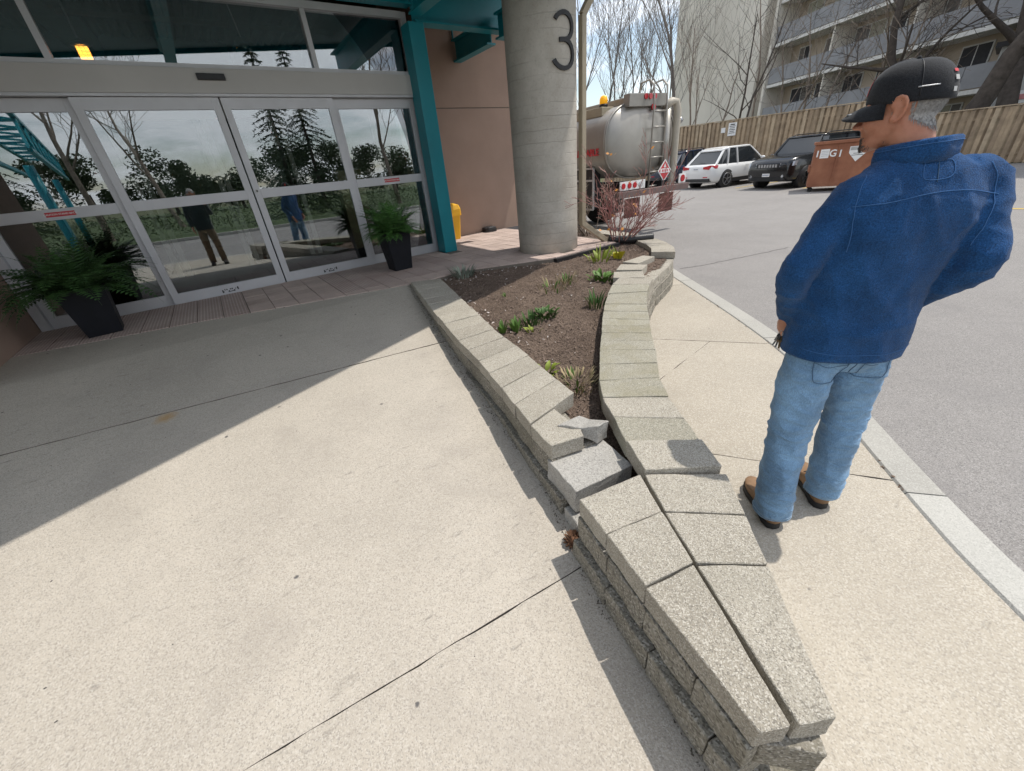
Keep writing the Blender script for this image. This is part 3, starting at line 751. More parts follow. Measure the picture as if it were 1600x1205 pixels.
def door(x0, x1, yf, label, slide, sticker=False, st_l=.075, st_r=.075):
    d = empty('sliding_door' if slide else 'side_panel', ((x0+x1)/2, yf, .53), label=label, cat='door' if slide else 'window')
    zb, zt = .538, 2.668; y0, y1 = yf, yf+.045
    mb = MB(); mb.box(x0,x0+st_l,y0,y1,zb,zt); mb.build('stile', AL, d, world=True, bevel=.003)
    mb = MB(); mb.box(x1-st_r,x1,y0,y1,zb,zt); mb.build('stile', AL, d, world=True, bevel=.003)
    mb = MB(); mb.box(x0+st_l,x1-st_r,y0+.001,y1-.001,zb,zb+.135); mb.build('bottom_rail', AL, d, world=True)
    mb = MB(); mb.box(x0+st_l,x1-st_r,y0+.001,y1-.001,2.555,zt); mb.build('top_rail', AL, d, world=True)
    mb = MB(); mb.box(x0+st_l,x1-st_r,y0-.004,y1-.002,1.615,1.72); mb.build('middle_rail', AL, d, world=True, bevel=.003)
    for a, b in ((zb+.135,1.615),(1.72,2.555)):
        mb = MB(); mb.box(x0+st_l,x1-st_r,yf+.018,yf+.026,a,b); mb.build('pane', M['glass'], d, world=True)
    if sticker: caution(d, (x0+x1)/2+.02, yf-.004, 1.668)
    if slide:
        makers_plate(d, (x0+x1)/2-.02, yf+.001, .60)
    return d
door(-1.838,-.70,6.44,'fixed glass side panel behind the wide fern in its black planter', False, True)
dl = door(-.715,.560,6.385,'sliding glass door leaf between the wide fern side panel and the lock', True)
dr = door(.576,1.835,6.385,'sliding glass door leaf with a round lock on its stile', True)
door(1.82,2.985,6.44,'fixed glass side panel between the sliding doors and the teal post', False, True)
mb = MB(); mb.tube([(.612,6.383,1.70),(.612,6.368,1.70)], .021, 16); mb.build('lock', M['steel'], dr, world=True)
mb = MB(); mb.tube([(.612,6.3675,1.70),(.612,6.366,1.70)], .011, 12); mb.build('lock_core', M['dark'], dr, world=True)

# pendant lamp in the lobby
emi = N('warm_lamp_glow'); emi.col((1,.5,.1)); emi.set(**{'Emission Color': (1,.42,.06,1), 'Emission Strength': 4.0})
lp = empty('pendant_lamp', (-.56, 8.5, 3.9), label='lit amber lantern hanging behind the transom window', cat='lamp')
mb = MB(); mb.tube([(-.56,8.5,4.45),(-.56,8.5,3.62)], .012, 6); mb.build('rod', M['steel'], lp, world=True)
mb = MB(); mb.lathe([(.02,.13),(.09,.10),(.11,.08)], (-.56,8.5,3.46), 18); mb.build('shade', M['steel'], lp, world=True)
mb = MB()
for i in range(3):
    for j in range(4):
        a = i*.042-.058; mb.box(-.56+a,-.56+a+.034,8.46,8.54,3.38+j*.038,3.38+j*.038+.030)
mb.build('glowing_cells', emi.m, lp, world=True)
lp2 = empty('pendant_lamp', (1.25, 8.0, 3.9), label='unlit clear globe pendant hanging in the lobby', cat='lamp')
mb = MB(); mb.tube([(1.15,8.0,4.6),(1.25,8.0,3.62)], .01, 6); mb.build('rod', M['alu_white'], lp2, world=True)
mb = MB(); mb.sphere((1.26,8.0,3.5), .13, 16, 10); mb.build('globe', M['glass'], lp2, world=True)

# ------------------------------------------------------------------ column and canopy
colm = empty('concrete_column', (4.03, 4.78, .4), label='thick round concrete column with a large black numeral', cat='column')
mb = MB(); prof = [(.437,.40),(.437,.9),(.437,1.6),(.437,2.3),(.437,3.0),(.437,4.05)]
mb.lathe([(r, z) for r, z in prof], (4.03,4.78,0), 64); mb.build('shaft', M['column'], colm, world=True)
# the numeral, bent round the shaft
cu = bpy.data.curves.new('three', 'CURVE'); cu.dimensions = '3D'
def arc(cx_, cz, r, a0, a1, n_=14): return [(cx_+r*math.cos(math.radians(a0+(a1-a0)*i/n_)), cz+r*math.sin(math.radians(a0+(a1-a0)*i/n_))) for i in range(n_+1)]
up = arc(.0,.125,.118,150,-88); lo = arc(-.005,-.125,.132,88,-158)
def wrap(u, v, d):    # along the circumference, centred where the numeral sits
    a = math.radians(-92) + u*1.12/.437
    return (4.03+(.437+d)*math.cos(a), 4.78+(.437+d)*math.sin(a), 2.90+v)
mb = MB()
for path in (up+[(-.06,.004)], [(-.06,.004)]+lo):
    w = .021
    rings = []
    for i, (u, v) in enumerate(path):
        a, b = path[max(i-1,0)], path[min(i+1,len(path)-1)]; t = Vector((b[0]-a[0], b[1]-a[1])); t = t.normalized() if t.length > 1e-6 else Vector((1,0)); nx, ny = -t.y, t.x
        rings.append([wrap(u+nx*w, v+ny*w, .0), wrap(u+nx*w, v+ny*w, .022), wrap(u-nx*w, v-ny*w, .022), wrap(u-nx*w, v-ny*w, .0)])
    mb.loft(rings, True, False)
mb.build('numeral_3', M['black_print'], colm, world=True)

can = empty('canopy', (3.07, 6.28, FLOOR), label='teal steel entrance canopy with girders and a square post', cat='canopy')
T = M['teal']
mb = MB(); mb.box(2.955,3.175,6.12,6.372,.545,3.44); mb.build('post', T, can, world=True, bevel=.006)
def ibeam(a, b, depth, width, name, up=(0,0,1)):
    a, b = Vector(a), Vector(b); mb = MB(); h = depth/2
    mb.bar(a+Vector((0,0,.012)), b+Vector((0,0,.012)), width, .024); mb.bar(a+Vector((0,0,depth-.012)), b+Vector((0,0,depth-.012)), width, .024)
    mb.bar(a+Vector((0,0,h)), b+Vector((0,0,h)), .016, depth-.05); return mb.build(name, T, can, world=True)
ibeam((3.08,6.25,3.448),(5.0,6.25,3.448),.46,.20,'girder'); ibeam((-3.5,6.25,3.62),(3.07,6.25,3.62),.34,.16,'girder')
ibeam((4.40,7.44,3.33),(4.40,6.36,3.33),.30,.15,'rafter'); ibeam((4.40,6.14,3.33),(4.40,5.1,3.33),.30,.15,'rafter')
ibeam((3.07,6.12,3.50),(3.07,3.1,3.50),.38,.18,'rafter'); ibeam((0.4,6.12,3.7),(0.4,2.2,3.7),.3,.16,'rafter'); ibeam((-2,6.12,3.7),(-2,1.4,3.7),.3,.16,'rafter')
mb = MB(); mb.box(4.345,4.36,7.40,7.44,3.63,3.75); mb.build('wall_bracket', T, can, world=True)
mb = MB(); mb.prism([(4.92,3.60),(4.97,7.44),(-6.5,7.44),(-6.5,6.55),(-6.5,-.45)], 4.06, 4.26); mb.build('roof_deck', plain('canopy_roof', (.08,.16,.18), .6), can, world=True)
mb = MB(); mb.bar((-6.5,-.43,4.16),(4.92,3.60,4.16),.03,.34); mb.build('fascia', T, can, world=True)

# teal lattice truss over the drop-off behind the camera (seen mirrored in the doors)
tr = empty('lattice_truss', (-4.2, -8, 0), label='teal steel lattice truss over the drop-off lane', cat='truss')
for dx in (0, -.9):
    for z in (3.0, 3.75):
        mb = MB(); mb.bar((-2.75+dx,-1.9,z),(-4.7+dx,-16,z),.10,.10); mb.build('chord', T, tr, world=True)
for i in range(9):
    t0, t1 = i/9, (i+1)/9; p = lambda t, z, dx=0: (-2.75-1.95*t+dx, -1.9-14.1*t, z)
    mb = MB(); mb.bar(p(t0,3.0),p((t0+t1)/2,3.75),.06,.06); mb.bar(p((t0+t1)/2,3.75),p(t1,3.0),.06,.06); mb.bar(p(t0,3.75),p(t0,3.75,-.9),.06,.06); mb.bar(p(t0,3.75,-.9),p(t1,3.75),.05,.05); mb.build('web', T, tr, world=True)
for y, x in ((-6.5,-3.4),(-15.5,-4.6)):
    mb = MB(); mb.tube([(x-.45,y,-.02),(x-.45,y,3.0)], .12, 16); mb.build('post', T, tr, world=True)

mb = MB(); mb.box(4.98,6.55,6.88,7.44,4.07,4.25); mb.build('added_sun_shield', M['stucco'], bld, world=True)  # unseen slab, added to keep the sun's slanting edge off the stucco wall
# downspout, drain pipe and small things along the wall
ds = empty('downspout', (4.5, 4.47, .5), label='beige square downspout beside the concrete column', cat='downspout')
mb = MB(); mb.bar((4.47,4.50,.84),(4.47,4.50,3.2),.075,.075,(0,1,0)); mb.build('pipe', M['beige_metal'], ds, world=True, bevel=.006)
mb = MB(); mb.bar((4.467,4.50,3.195),(4.80,4.42,3.68),.073,.073,(0,1,0)); mb.build('upper_elbow', M['beige_metal'], ds, world=True, bevel=.006)
mb = MB(); mb.bar((4.465,4.502,.86),(4.93,4.34,.50),.073,.073,(0,1,0)); mb.build('lower_elbow', M['beige_metal'], ds, world=True, bevel=.006)
dp = empty('drain_pipe', (5.0, 4.15, .45), label='black corrugated drain pipe lying on the soil at the downspout', cat='pipe')
def corr(path, R, pitch, name):
    L = length([(p[0],p[1]) for p in path]); n_ = int(L/pitch*2); pts = []; rad = []
    for i in range(n_+1):
        q = along(path, min(L*i/n_, L-1e-4)); pts.append(q); rad.append(R*(1.0 if i % 2 else .86))
    m2 = MB(); m2.tube(pts, rad, 16, True, True); return m2.build(name, M['black_pipe'], dp, world=True)
corr([(4.86,4.33,.59),(4.95,4.25,.565),(5.05,4.10,.56)], .062, .05, 'bend'); corr([(5.04,4.12,.56),(5.14,4.03,.565),(5.34,3.88,.57)], .066, .032, 'ribbed_length')
mb = MB(); mb.box(4.0,4.86,4.10,4.145,.40,.548); mb.prism([(3.60,4.10),(4.0,4.10),(4.0,4.145),(3.60,4.18)], .42, .545); o = mb.build('garden_edging', M['dark']); tag(o, 'black plastic edging between the tiles and the soil', 'edging')
yb = empty('yellow_bin', (3.71, 7.24, FLOOR), label='tall yellow plastic bin with a lid behind the teal post', cat='bin')
mb = MB(); rr_ = lambda hw, z: [(3.71+sx*hw, 7.24+sy*hw*.9, z) for sx, sy in ((-1,-.8),(-.8,-1),(.8,-1),(1,-.8),(1,.8),(.8,1),(-.8,1),(-1,.8))]
mb.loft([rr_(.11,FLOOR),rr_(.115,FLOOR+.02),rr_(.155,FLOOR+.42)], True, False); mb.build('body', M['yellow'], yb, world=True)
mb = MB(); mb.loft([rr_(.172,FLOOR+.42),rr_(.172,FLOOR+.53),rr_(.15,FLOOR+.60),rr_(.07,FLOOR+.635)], True, False); mb.build('lid', M['yellow'], yb, world=True)
mb = MB(); mb.box(3.63,3.67,7.12,7.145,FLOOR+.0,FLOOR+.035); mb.build('foot', M['dark'], yb, world=True)
bb = empty('bait_box', (4.62, 7.32, FLOOR), label='small black plastic box on the tiles against the stucco', cat='box')
mb = MB(); mb.loft([[(4.62+x*s, 7.33+y*s, z) for x, y in ((-.13,-.06),(-.08,-.1),(.08,-.1),(.13,-.06),(.13,.1),(-.13,.1))] for s, z in ((1,FLOOR),(1,FLOOR+.055),(.9,FLOOR+.06))], True, False); mb.build('base', M['dark'], bb, world=True)
mb = MB(); mb.loft([[(4.62+x*s, 7.33+y*s, z) for x, y in ((-.13,-.06),(-.08,-.1),(.08,-.1),(.13,-.06),(.13,.1),(-.13,.1))] for s, z in ((.95,FLOOR+.061),(.95,FLOOR+.085),(.75,FLOOR+.098))], True, False); mb.build('lid', plain('black_lid', (.02,.022,.026), .3), bb, world=True)
# ------------------------------------------------------------------ bare trees
def grow(base, H, r0, seed, lean=(0,0), forks=5, levels=4, spread=.55, first=.3, droop=0.0, twigs=1.0, stems=1, wob=.10, minr=.004, upright=.35):
    """limbs of one bare tree: returns (trunk MB, crown MB)"""
    R_ = random.Random(seed); tk, cr = MB(), MB()
    def limb(p, d, L, r, lev):
        n_ = 7 if lev == 0 else (5 if lev == 1 else 4 if lev == 2 else 3)
        pts = [p.copy()]; rad = [r]; q = p.copy(); dd = d.normalized()
        for i in range(n_):
            dd = (dd + Vector((R_.gauss(0,wob), R_.gauss(0,wob), R_.gauss(0,wob*.6) + (upright*.12 if lev else .03) - droop*.05*lev))).normalized()
            q = q + dd*(L/n_); pts.append(q.copy()); rad.append(max(minr, r*(1-.78*(i+1)/n_)))
        sides = 10 if lev == 0 else 6 if lev == 1 else 4 if lev == 2 else 3
        (tk if lev == 0 else cr).tube(pts, rad, sides, False, lev < 3)
        if lev >= levels: return
        k = max(2, int(forks*(1.0 if lev else 1.5)*twigs*R_.uniform(.8,1.25)))
        for j in range(k):
            t = (first if lev == 0 else .22) + (1-(first if lev == 0 else .22))*((j+R_.random())/k); t = min(t,.985)
            i = min(int(t*n_), n_-1); f = t*n_-i; s = pts[i].lerp(pts[i+1], f); rr = rad[i]+(rad[i+1]-rad[i])*f
            ax = (pts[i+1]-pts[i]).normalized(); o = ax.orthogonal().normalized(); o = Matrix.Rotation(R_.uniform(0,6.283),3,ax) @ o
            nd = (ax*(1-spread) + o*spread + Vector((0,0,upright*.4))).normalized()
            limb(s, nd, L*R_.uniform(.38,.66)*(1.0-.35*t if lev == 0 else 1), max(minr, rr*R_.uniform(.42,.68)), lev+1)
    for s in range(stems):
        a = 6.283*s/max(stems,1)+R_.random(); o = Vector((math.cos(a), math.sin(a), 0))*(.0 if stems == 1 else .22)
        d0 = Vector((lean[0], lean[1], 1)) + o*(.0 if stems == 1 else 1.0)
        limb(Vector(base)+o*r0*2, d0, H*(1 if stems == 1 else R_.uniform(.75,1)), r0, 0)
    return tk, cr
bark = {k: plain('bark_'+k, c, .95, var=.35, scale=5, bump=.6, bscale=25) for k, c in dict(grey=(.17,.15,.135), dark=(.075,.062,.052), brown=(.22,.18,.145)).items()}
def tree(base, H, r0, seed, mat, label, group=None, name='bare_tree', **kw):
    t = empty(name, base, label=label, cat='tree', group=group)
    tk, cr = grow(base, H, r0, seed, **kw)
    tk.build('trunk', bark[mat], t, world=True); cr.build('crown', bark[mat], t, world=True); return t
# against the sky beyond the tanker
G1 = 'bare trees against the sky beyond the tanker'
for i, (px, r, H, s) in enumerate(((918,44,13.0,11),(938,50,14.5,12),(958,46,12.5,13),(978,52,14.0,14),(996,47,11.5,15),(1016,54,12.5,16),(900,52,14,18),(1033,50,11,19),(948,58,15,20),(990,60,14,21))):
    d = ray(px, 240); k = r/math.hypot(d[0],d[1]); tree((d[0]*k, d[1]*k, -.03), H, .12, s, 'grey', 'one of the bare grey trees standing against the sky beyond the tanker', G1, forks=5, levels=3, spread=.42, twigs=1.05, upright=.6, minr=.009)
d = ray(1049, 240); k = 36/math.hypot(d[0],d[1]); tree((d[0]*k,d[1]*k,-.03), 12, .17, 31, 'grey', 'slender bare tree rising at the left edge of the apartment block', forks=5, levels=3, spread=.4, upright=.7, minr=.009)
# young trees between the fence and the apartment block
G2 = 'young bare trees behind the board fence'
for i, (px, r, H, s, st) in enumerate(((1082,33,8.5,41,2),(1112,35,7.5,42,1),(1152,31,10.5,43,2),(1170,33,9.5,44,1),(1212,31.5,8.0,45,2),(1245,33,8,46,1),(1285,32,8.5,47,2),(1330,34,9.5,48,2),(1372,31,7.5,49,1))):
    d = ray(px, 235); k = r/math.hypot(d[0],d[1])
    names = {42:'low bare sapling against the blank end wall of the apartment block', 44:'single straight bare sapling at the edge of the blank end wall', 45:'twin-stemmed bare sapling before the first balconies', 46:'bare sapling whose twigs cross the lowest balcony railing', 47:'twin-stemmed bare sapling behind the black car', 48:'tall twiggy bare sapling behind the brown dumpster', 49:'short bare sapling behind the man in the cap'}
    lab = {43:'tall bare young tree with two dark upright stems behind the fence sign', 41:'fan-shaped bare tree of many thin shoots behind the tanker ladder'}.get(s) or names[s]
    tree((d[0]*k,d[1]*k,-.03), H, .08, s, 'dark' if s == 43 else 'brown', lab, None if s in (43,41) else G2, forks=4, levels=3, spread=.55 if s != 41 else .38, upright=.4, twigs=1.0, stems=st, minr=.006)
# two heavy old trees on the right
d = ray(1486, 200); k = 29.5/math.hypot(d[0],d[1]); tree((d[0]*k,d[1]*k,-.03), 9.5, .48, 61, 'dark', 'thick dark old tree trunk leaning beside the pale wall behind the fence', lean=(.12,-.16), forks=4, levels=4, spread=.62, first=.35, upright=.2, minr=.01, wob=.14, name='old_tree')
d = ray(1573, 190); k = 30.5/math.hypot(d[0],d[1]); tree((d[0]*k,d[1]*k,-.03), 11, .42, 62, 'dark', 'thick dark old tree with crooked limbs next to the small sign', lean=(.05,-.22), forks=4, levels=4, spread=.6, first=.3, upright=.2, minr=.01, wob=.14, name='old_tree')

d = ray(1446, 200); k = 31/math.hypot(d[0],d[1]); tree((d[0]*k,d[1]*k,-.03), 9.0, .30, 63, 'dark', 'dark crooked tree spreading over the balconies behind the cap', lean=(-.05,.10), forks=5, levels=4, spread=.62, first=.35, upright=.2, minr=.009, wob=.14, name='old_tree')

# ------------------------------------------------------------------ board fence
fw = [plain('fence_board_'+k, c, .9, var=.25, scale=3, bump=.3, bscale=40) for k, c in (('a',(.37,.28,.185)),('b',(.30,.225,.15)),('c',(.42,.33,.225)))]
F0, F1, F2 = Vector((23.9,21.8,0)), Vector((26.92,6.3,0)), Vector((29.9,-9.2,0))
def fence(a, b, ztop, zbot, label):
    f = empty('board_fence', a, label=label, cat='fence'); d = (b-a).normalized(); nrm = Vector((-d.y, d.x, 0)); L = (b-a).length
    if nrm.x > 0: nrm = -nrm           # towards the camera
    for z in (zbot+.35, ztop-.35):
        mb = MB(); mb.bar(a+Vector((0,0,z)), b+Vector((0,0,z)), .04, .09); mb.build('rail', fw[1], f, world=True)
    k = int(L/2.44)
    for i in range(k+1):
        p = a + d*(L*i/k); mb = MB(); mb.box(p.x-.05,p.x+.05,p.y-.05,p.y+.05,-.03,ztop-.02); mb.build('post', fw[0], f, world=True)
    mb = MB(); mb.bar(a+Vector((0,0,ztop+.03)), b+Vector((0,0,ztop+.03)), .16, .04); mb.build('top_cap', fw[2], f, world=True)
    ms = []
    for v in range(3):
        m2 = MB(); m2.box(-.0725,.0725,-.0095,.0095,zbot,ztop); me = m2.build('tmp', fw[v]); ms.append(me.data); bpy.data.objects.remove(me)
    n_ = int(L/.115); ang = math.atan2(d.y, d.x)
    for i in range(n_):
        p = d*((i+.5)*L/n_) + nrm*(.035 if i % 2 else -.035)
        place('board', ms[rnd.randrange(3)], f, (p.x, p.y, rnd.uniform(-.015,.015)), (0,0,ang))
    return f
fence(F0, F1, 2.86, .05, 'tall weathered board fence behind the parked cars')
fence(F1+Vector((.02,-.1,0)), F2, 2.06, .03, 'lower weathered board fence below the thick old trees')
def on_fence(px, py, a=F0, b=F1, lift=.09):
    dd = ray(px, py); d = (b-a).normalized(); nrm = Vector((d.y,-d.x,0));  nrm = -nrm if nrm.x > 0 else nrm
    o = a + nrm*lift; t = (o.x*nrm.x+o.y*nrm.y)/(dd[0]*nrm.x+dd[1]*nrm.y); return Vector((dd[0]*t, dd[1]*t, CAMZ+dd[2]*t)), d, nrm
for (px, py, w, h, lab, txt) in ((1144,202,.42,.62,'white parking notice on the tall fence above the white car', ('PRIVATE','PARKING','PERMIT','ONLY')), (1130,204,.22,.24,'very small white tag on the fence beside the parking notice', None)):
    c, d, nrm = on_fence(px, py); s_ = empty('fence_sign', c, label=lab, cat='sign')
    u = Vector((-d.x,-d.y,0)) if nrm.cross(Vector((0,0,1))).dot(d) > 0 else d
    u = Vector((0,0,1)).cross(nrm); q = MB(); q.bar(c-u*(w/2), c+u*(w/2), .012, h); q.build('plate', M['white_print'], s_, world=True)
    if txt:
        q = MB()
        for i in range(6):
            z = h*.36 - i*h*.13; ww = w*(.36 if i % 2 else .28); o_ = c + nrm*.008 + Vector((0,0,z)); q.bar(o_-u*ww, o_+u*ww, .003, h*(.05 if i else .08))
        q.build('small_print', M['black_print'], s_, world=True)

# ------------------------------------------------------------------ apartment block
ap = empty('apartment_block', (45, 27, 0), label='beige apartment block with slate balcony railings beyond the fence', cat='building')
A0 = Vector((49.0,34.5,0)); ad = Vector((-.452,-.892,0)).normalized(); an = Vector((-ad.y*-1, ad.x*-1, 0)); an = Vector((-.892,.452,0)).normalized()
def t_px(px):
    d = ray(px, 100); # A0 + t*ad = k*d
    det = ad.x*(-d[1]) - ad.y*(-d[0]); return ((-A0.x)*(-d[1]) - (-A0.y)*(-d[0]))/det
ac = plain('beige_rendered_wall', (.68,.64,.57), .9, var=.08, scale=.25, bump=.1); aslab = plain('pale_slab_edge', (.66,.65,.62), .8)
arail = plain('slate_railing', (.25,.255,.27), .6, var=.15, scale=.8); awall = plain('tan_brick_wall', (.45,.38,.30), .9, var=.15, scale=.6); awin = plain('white_window_frame', (.6,.6,.58), .6)
acur = [plain('curtain_'+str(i), c, .9) for i, c in enumerate(((.34,.33,.26),(.05,.05,.055),(.16,.15,.14)))]
def Q(t, o, z): p = A0 + ad*t + an*o; return (p.x, p.y, z)
def pan(t0, t1, o0, o1, z0, z1, name, mat, parent=ap):
    q = MB(); q.add([Q(t0,o0,z0),Q(t1,o0,z0),Q(t1,o1,z0),Q(t0,o1,z0),Q(t0,o0,z1),Q(t1,o0,z1),Q(t1,o1,z1),Q(t0,o1,z1)], [(0,3,2,1),(4,5,6,7),(0,1,5,4),(1,2,6,5),(2,3,7,6),(3,0,4,7)])
    return q.build(name, mat, parent, world=True)
tb, tr1, te = t_px(1186), t_px(1206), 44.0
pan(0, tb, -14, .15, 0, 24, 'end_wall', ac)
pan(tb+.02, te, -14, -1.7, 0, 24, 'recessed_wall', awall)
pan(tb+.02, te, -1.7, -.05, 23.2, 24, 'roof_slab', aslab)
pan(tr1-.35, tr1-.05, -1.68, .25, 0, 23.1, 'fin_wall', ac)
pan(.0, tb, .152, .19, 3.2, 3.42, 'string_course', plain('grey_course', (.24,.225,.2), .9))
for f_ in range(9):
    z = .45 + 2.65*f_
    pan(tr1, te, -1.69, .12, z-.20, z, 'balcony_slab', aslab)
    nP = 15; w = (te-tr1)/nP
    for i in range(nP):
        pan(tr1+i*w+.02, tr1+(i+1)*w-.02, .02, .07, z+.06, z+1.08, 'railing_panel', arail)
        if i % 3 == 2: pan(tr1+(i+1)*w-.06, tr1+(i+1)*w+.06, -1.68, .0, z+.003, z+2.44, 'party_screen', ac)
    for i in range(11):
        a = tr1+.8+i*(te-tr1-1)/11; ww = (1.5,2.2,1.1)[(i+f_) % 3]
        win = pan(a, a+ww, -1.695, -1.64, z+.05 if (i+f_) % 2 else z+.85, z+2.2, 'window', awin)
        pan(a+.07, a+ww*.5-.03, -1.638, -1.63, z+.12 if (i+f_) % 2 else z+.92, z+2.13, 'pane', acur[(i*3+f_) % 3], win)
        pan(a+ww*.5+.03, a+ww-.07, -1.638, -1.63, z+.12 if (i+f_) % 2 else z+.92, z+2.13, 'pane', acur[(i+f_*2) % 3], win)
    # narrow stair windows in the recess, and balconies sticking out at the far end
    sw = pan(tb+.3, tr1-.5, -1.69, -1.64, z+.2, z+2.1, 'stair_window', M['dark']); 
    pan(tb+.32, tr1-.52, -1.638, -1.60, z-.35, z+.15, 'spandrel', aslab if f_ % 2 else ac)
    pan(-1.3, -.02, -3.2, -1.0, z-.2, z, 'end_balcony_slab', aslab); pan(-1.35, -1.28, -3.2, -1.0, z+.002, z+1.1, 'end_balcony_railing', arail); pan(-1.27, -.02, -1.05, -1.0, z+.002, z+1.1, 'end_balcony_railing', arail)
# pale gable and small board sign seen between the old trees
gb = empty('garage', (34.5, 3.4, 0), label='pale flat-sided garage between the two thick old trees', cat='garage')
mb = MB(); mb.prism([(33.2,5.6),(33.8,1.6),(38,2.2),(37.4,6.2)], -.03, 4.6); mb.build('wall', plain('pale_siding', (.42,.42,.40), .8, var=.05), gb, world=True)
mb = MB(); mb.prism([(33.0,5.8),(33.7,1.4),(38.2,2.0),(37.5,6.4)], 4.6, 4.8); mb.build('roof', M['dark'], gb, world=True)
c = Vector((32.2,4.1,2.5)); s_ = empty('small_sign', (32.2,4.1,0), label='small white and pink board standing by the old tree trunk', cat='sign')
mb = MB(); mb.bar((32.1,4.5,2.45),(32.25,3.7,2.45),.03,.5); mb.build('board', M['white_print'], s_, world=True)
mb = MB(); mb.bar((32.085,4.25,2.45),(32.17,3.85,2.45),.012,.2); mb.build('pink_mark', plain('pink_print', (.6,.25,.25), .6), s_, world=True)
mb = MB(); mb.bar((32.2,4.1,-.03),(32.2,4.1,2.2),.06,.06,(0,1,0)); mb.build('post', fw[0], s_, world=True)

# ------------------------------------------------------------------ parking marks
yl = plain('worn_yellow_paint', (.52,.36,.08), .85, var=.25, scale=5)
ax = Vector((.981,-.194,0)); ay = Vector((.194,.981,0))
pm = empty('parking_lines', (20, 8, 0), kind='structure')
for s_ in (10.1, 7.15, 4.2, 1.4, -1.4):
    p = Vector((17.3,0,0)) + ay*s_
    mb = MB(); q = [p, p+ax*5.0, p+ax*5.0+ay*.11, p+ay*.11]; mb.add([(v.x,v.y,.005) for v in q], [(0,1,2,3)]); mb.build('painted_line', yl, pm, world=True)
mb = MB(); q = [Vector((13.6,1.75,0)), Vector((13.5,-4,0)), Vector((13.64,-4,0)), Vector((13.74,1.75,0))]; mb.add([(v.x,v.y,.005) for v in q], [(0,1,2,3)]); mb.build('painted_line', yl, pm, world=True)
# crack sealant lines in the asphalt
mb = MB()
def ribbon(mb, pts, w, z):
    for a, b in zip(pts, pts[1:]):
        d = Vector((b[0]-a[0], b[1]-a[1], 0)).normalized(); n_ = Vector((-d.y, d.x, 0))*w/2
        mb.add([(a[0]-n_.x,a[1]-n_.y,z),(b[0]-n_.x,b[1]-n_.y,z),(b[0]+n_.x,b[1]+n_.y,z),(a[0]+n_.x,a[1]+n_.y,z)], [(0,1,2,3)])
pts = [G(px, py, 0) for px, py in ((1065,420),(1110,413),(1150,404),(1190,396),(1240,385))]
P_ = []
for a, b in zip(pts, pts[1:]):
    for i in range(6): t = i/6; P_.append((a[0]+(b[0]-a[0])*t+rnd.gauss(0,.012), a[1]+(b[1]-a[1])*t+rnd.gauss(0,.012)))
ribbon(mb, P_, .012, .003)
mb.build('asphalt_crack', plain('crack_dark', (.05,.047,.045), .95), kind='structure')
# ------------------------------------------------------------------ vehicles
def paint(name, c, rough=.22, metal=.0):
    n = N(name); n.col(n.mix(n.ramp(n.noise(1.5, 5), [(.35,0),(.65,1)]), tuple(x*.93 for x in c), tuple(min(1,x*1.05) for x in c)))
    n.set(rough=rough, metal=metal, **{'Coat Weight': .35, 'Coat Roughness': .06}); return n.m
M['car_glass'] = N('car_glass').col((.02,.024,.028)).set(rough=.05, spec=.8).m
M['lamp_red'] = N('tail_lamp').col((.45,.012,.02)).set(rough=.15, spec=.6).m
M['lamp_clear'] = N('head_lamp').col((.55,.56,.58)).set(rough=.1, metal=.3).m
M['rim'] = plain('alloy_rim', (.38,.38,.39), .35, .8)
M['rim_black'] = plain('black_rim', (.018,.018,.02), .35, .3)
M['amber'] = N('amber_lens').col((.9,.42,.01)).set(rough=.25, **{'Emission Color': (1,.45,.02,1), 'Emission Strength': .35}).m
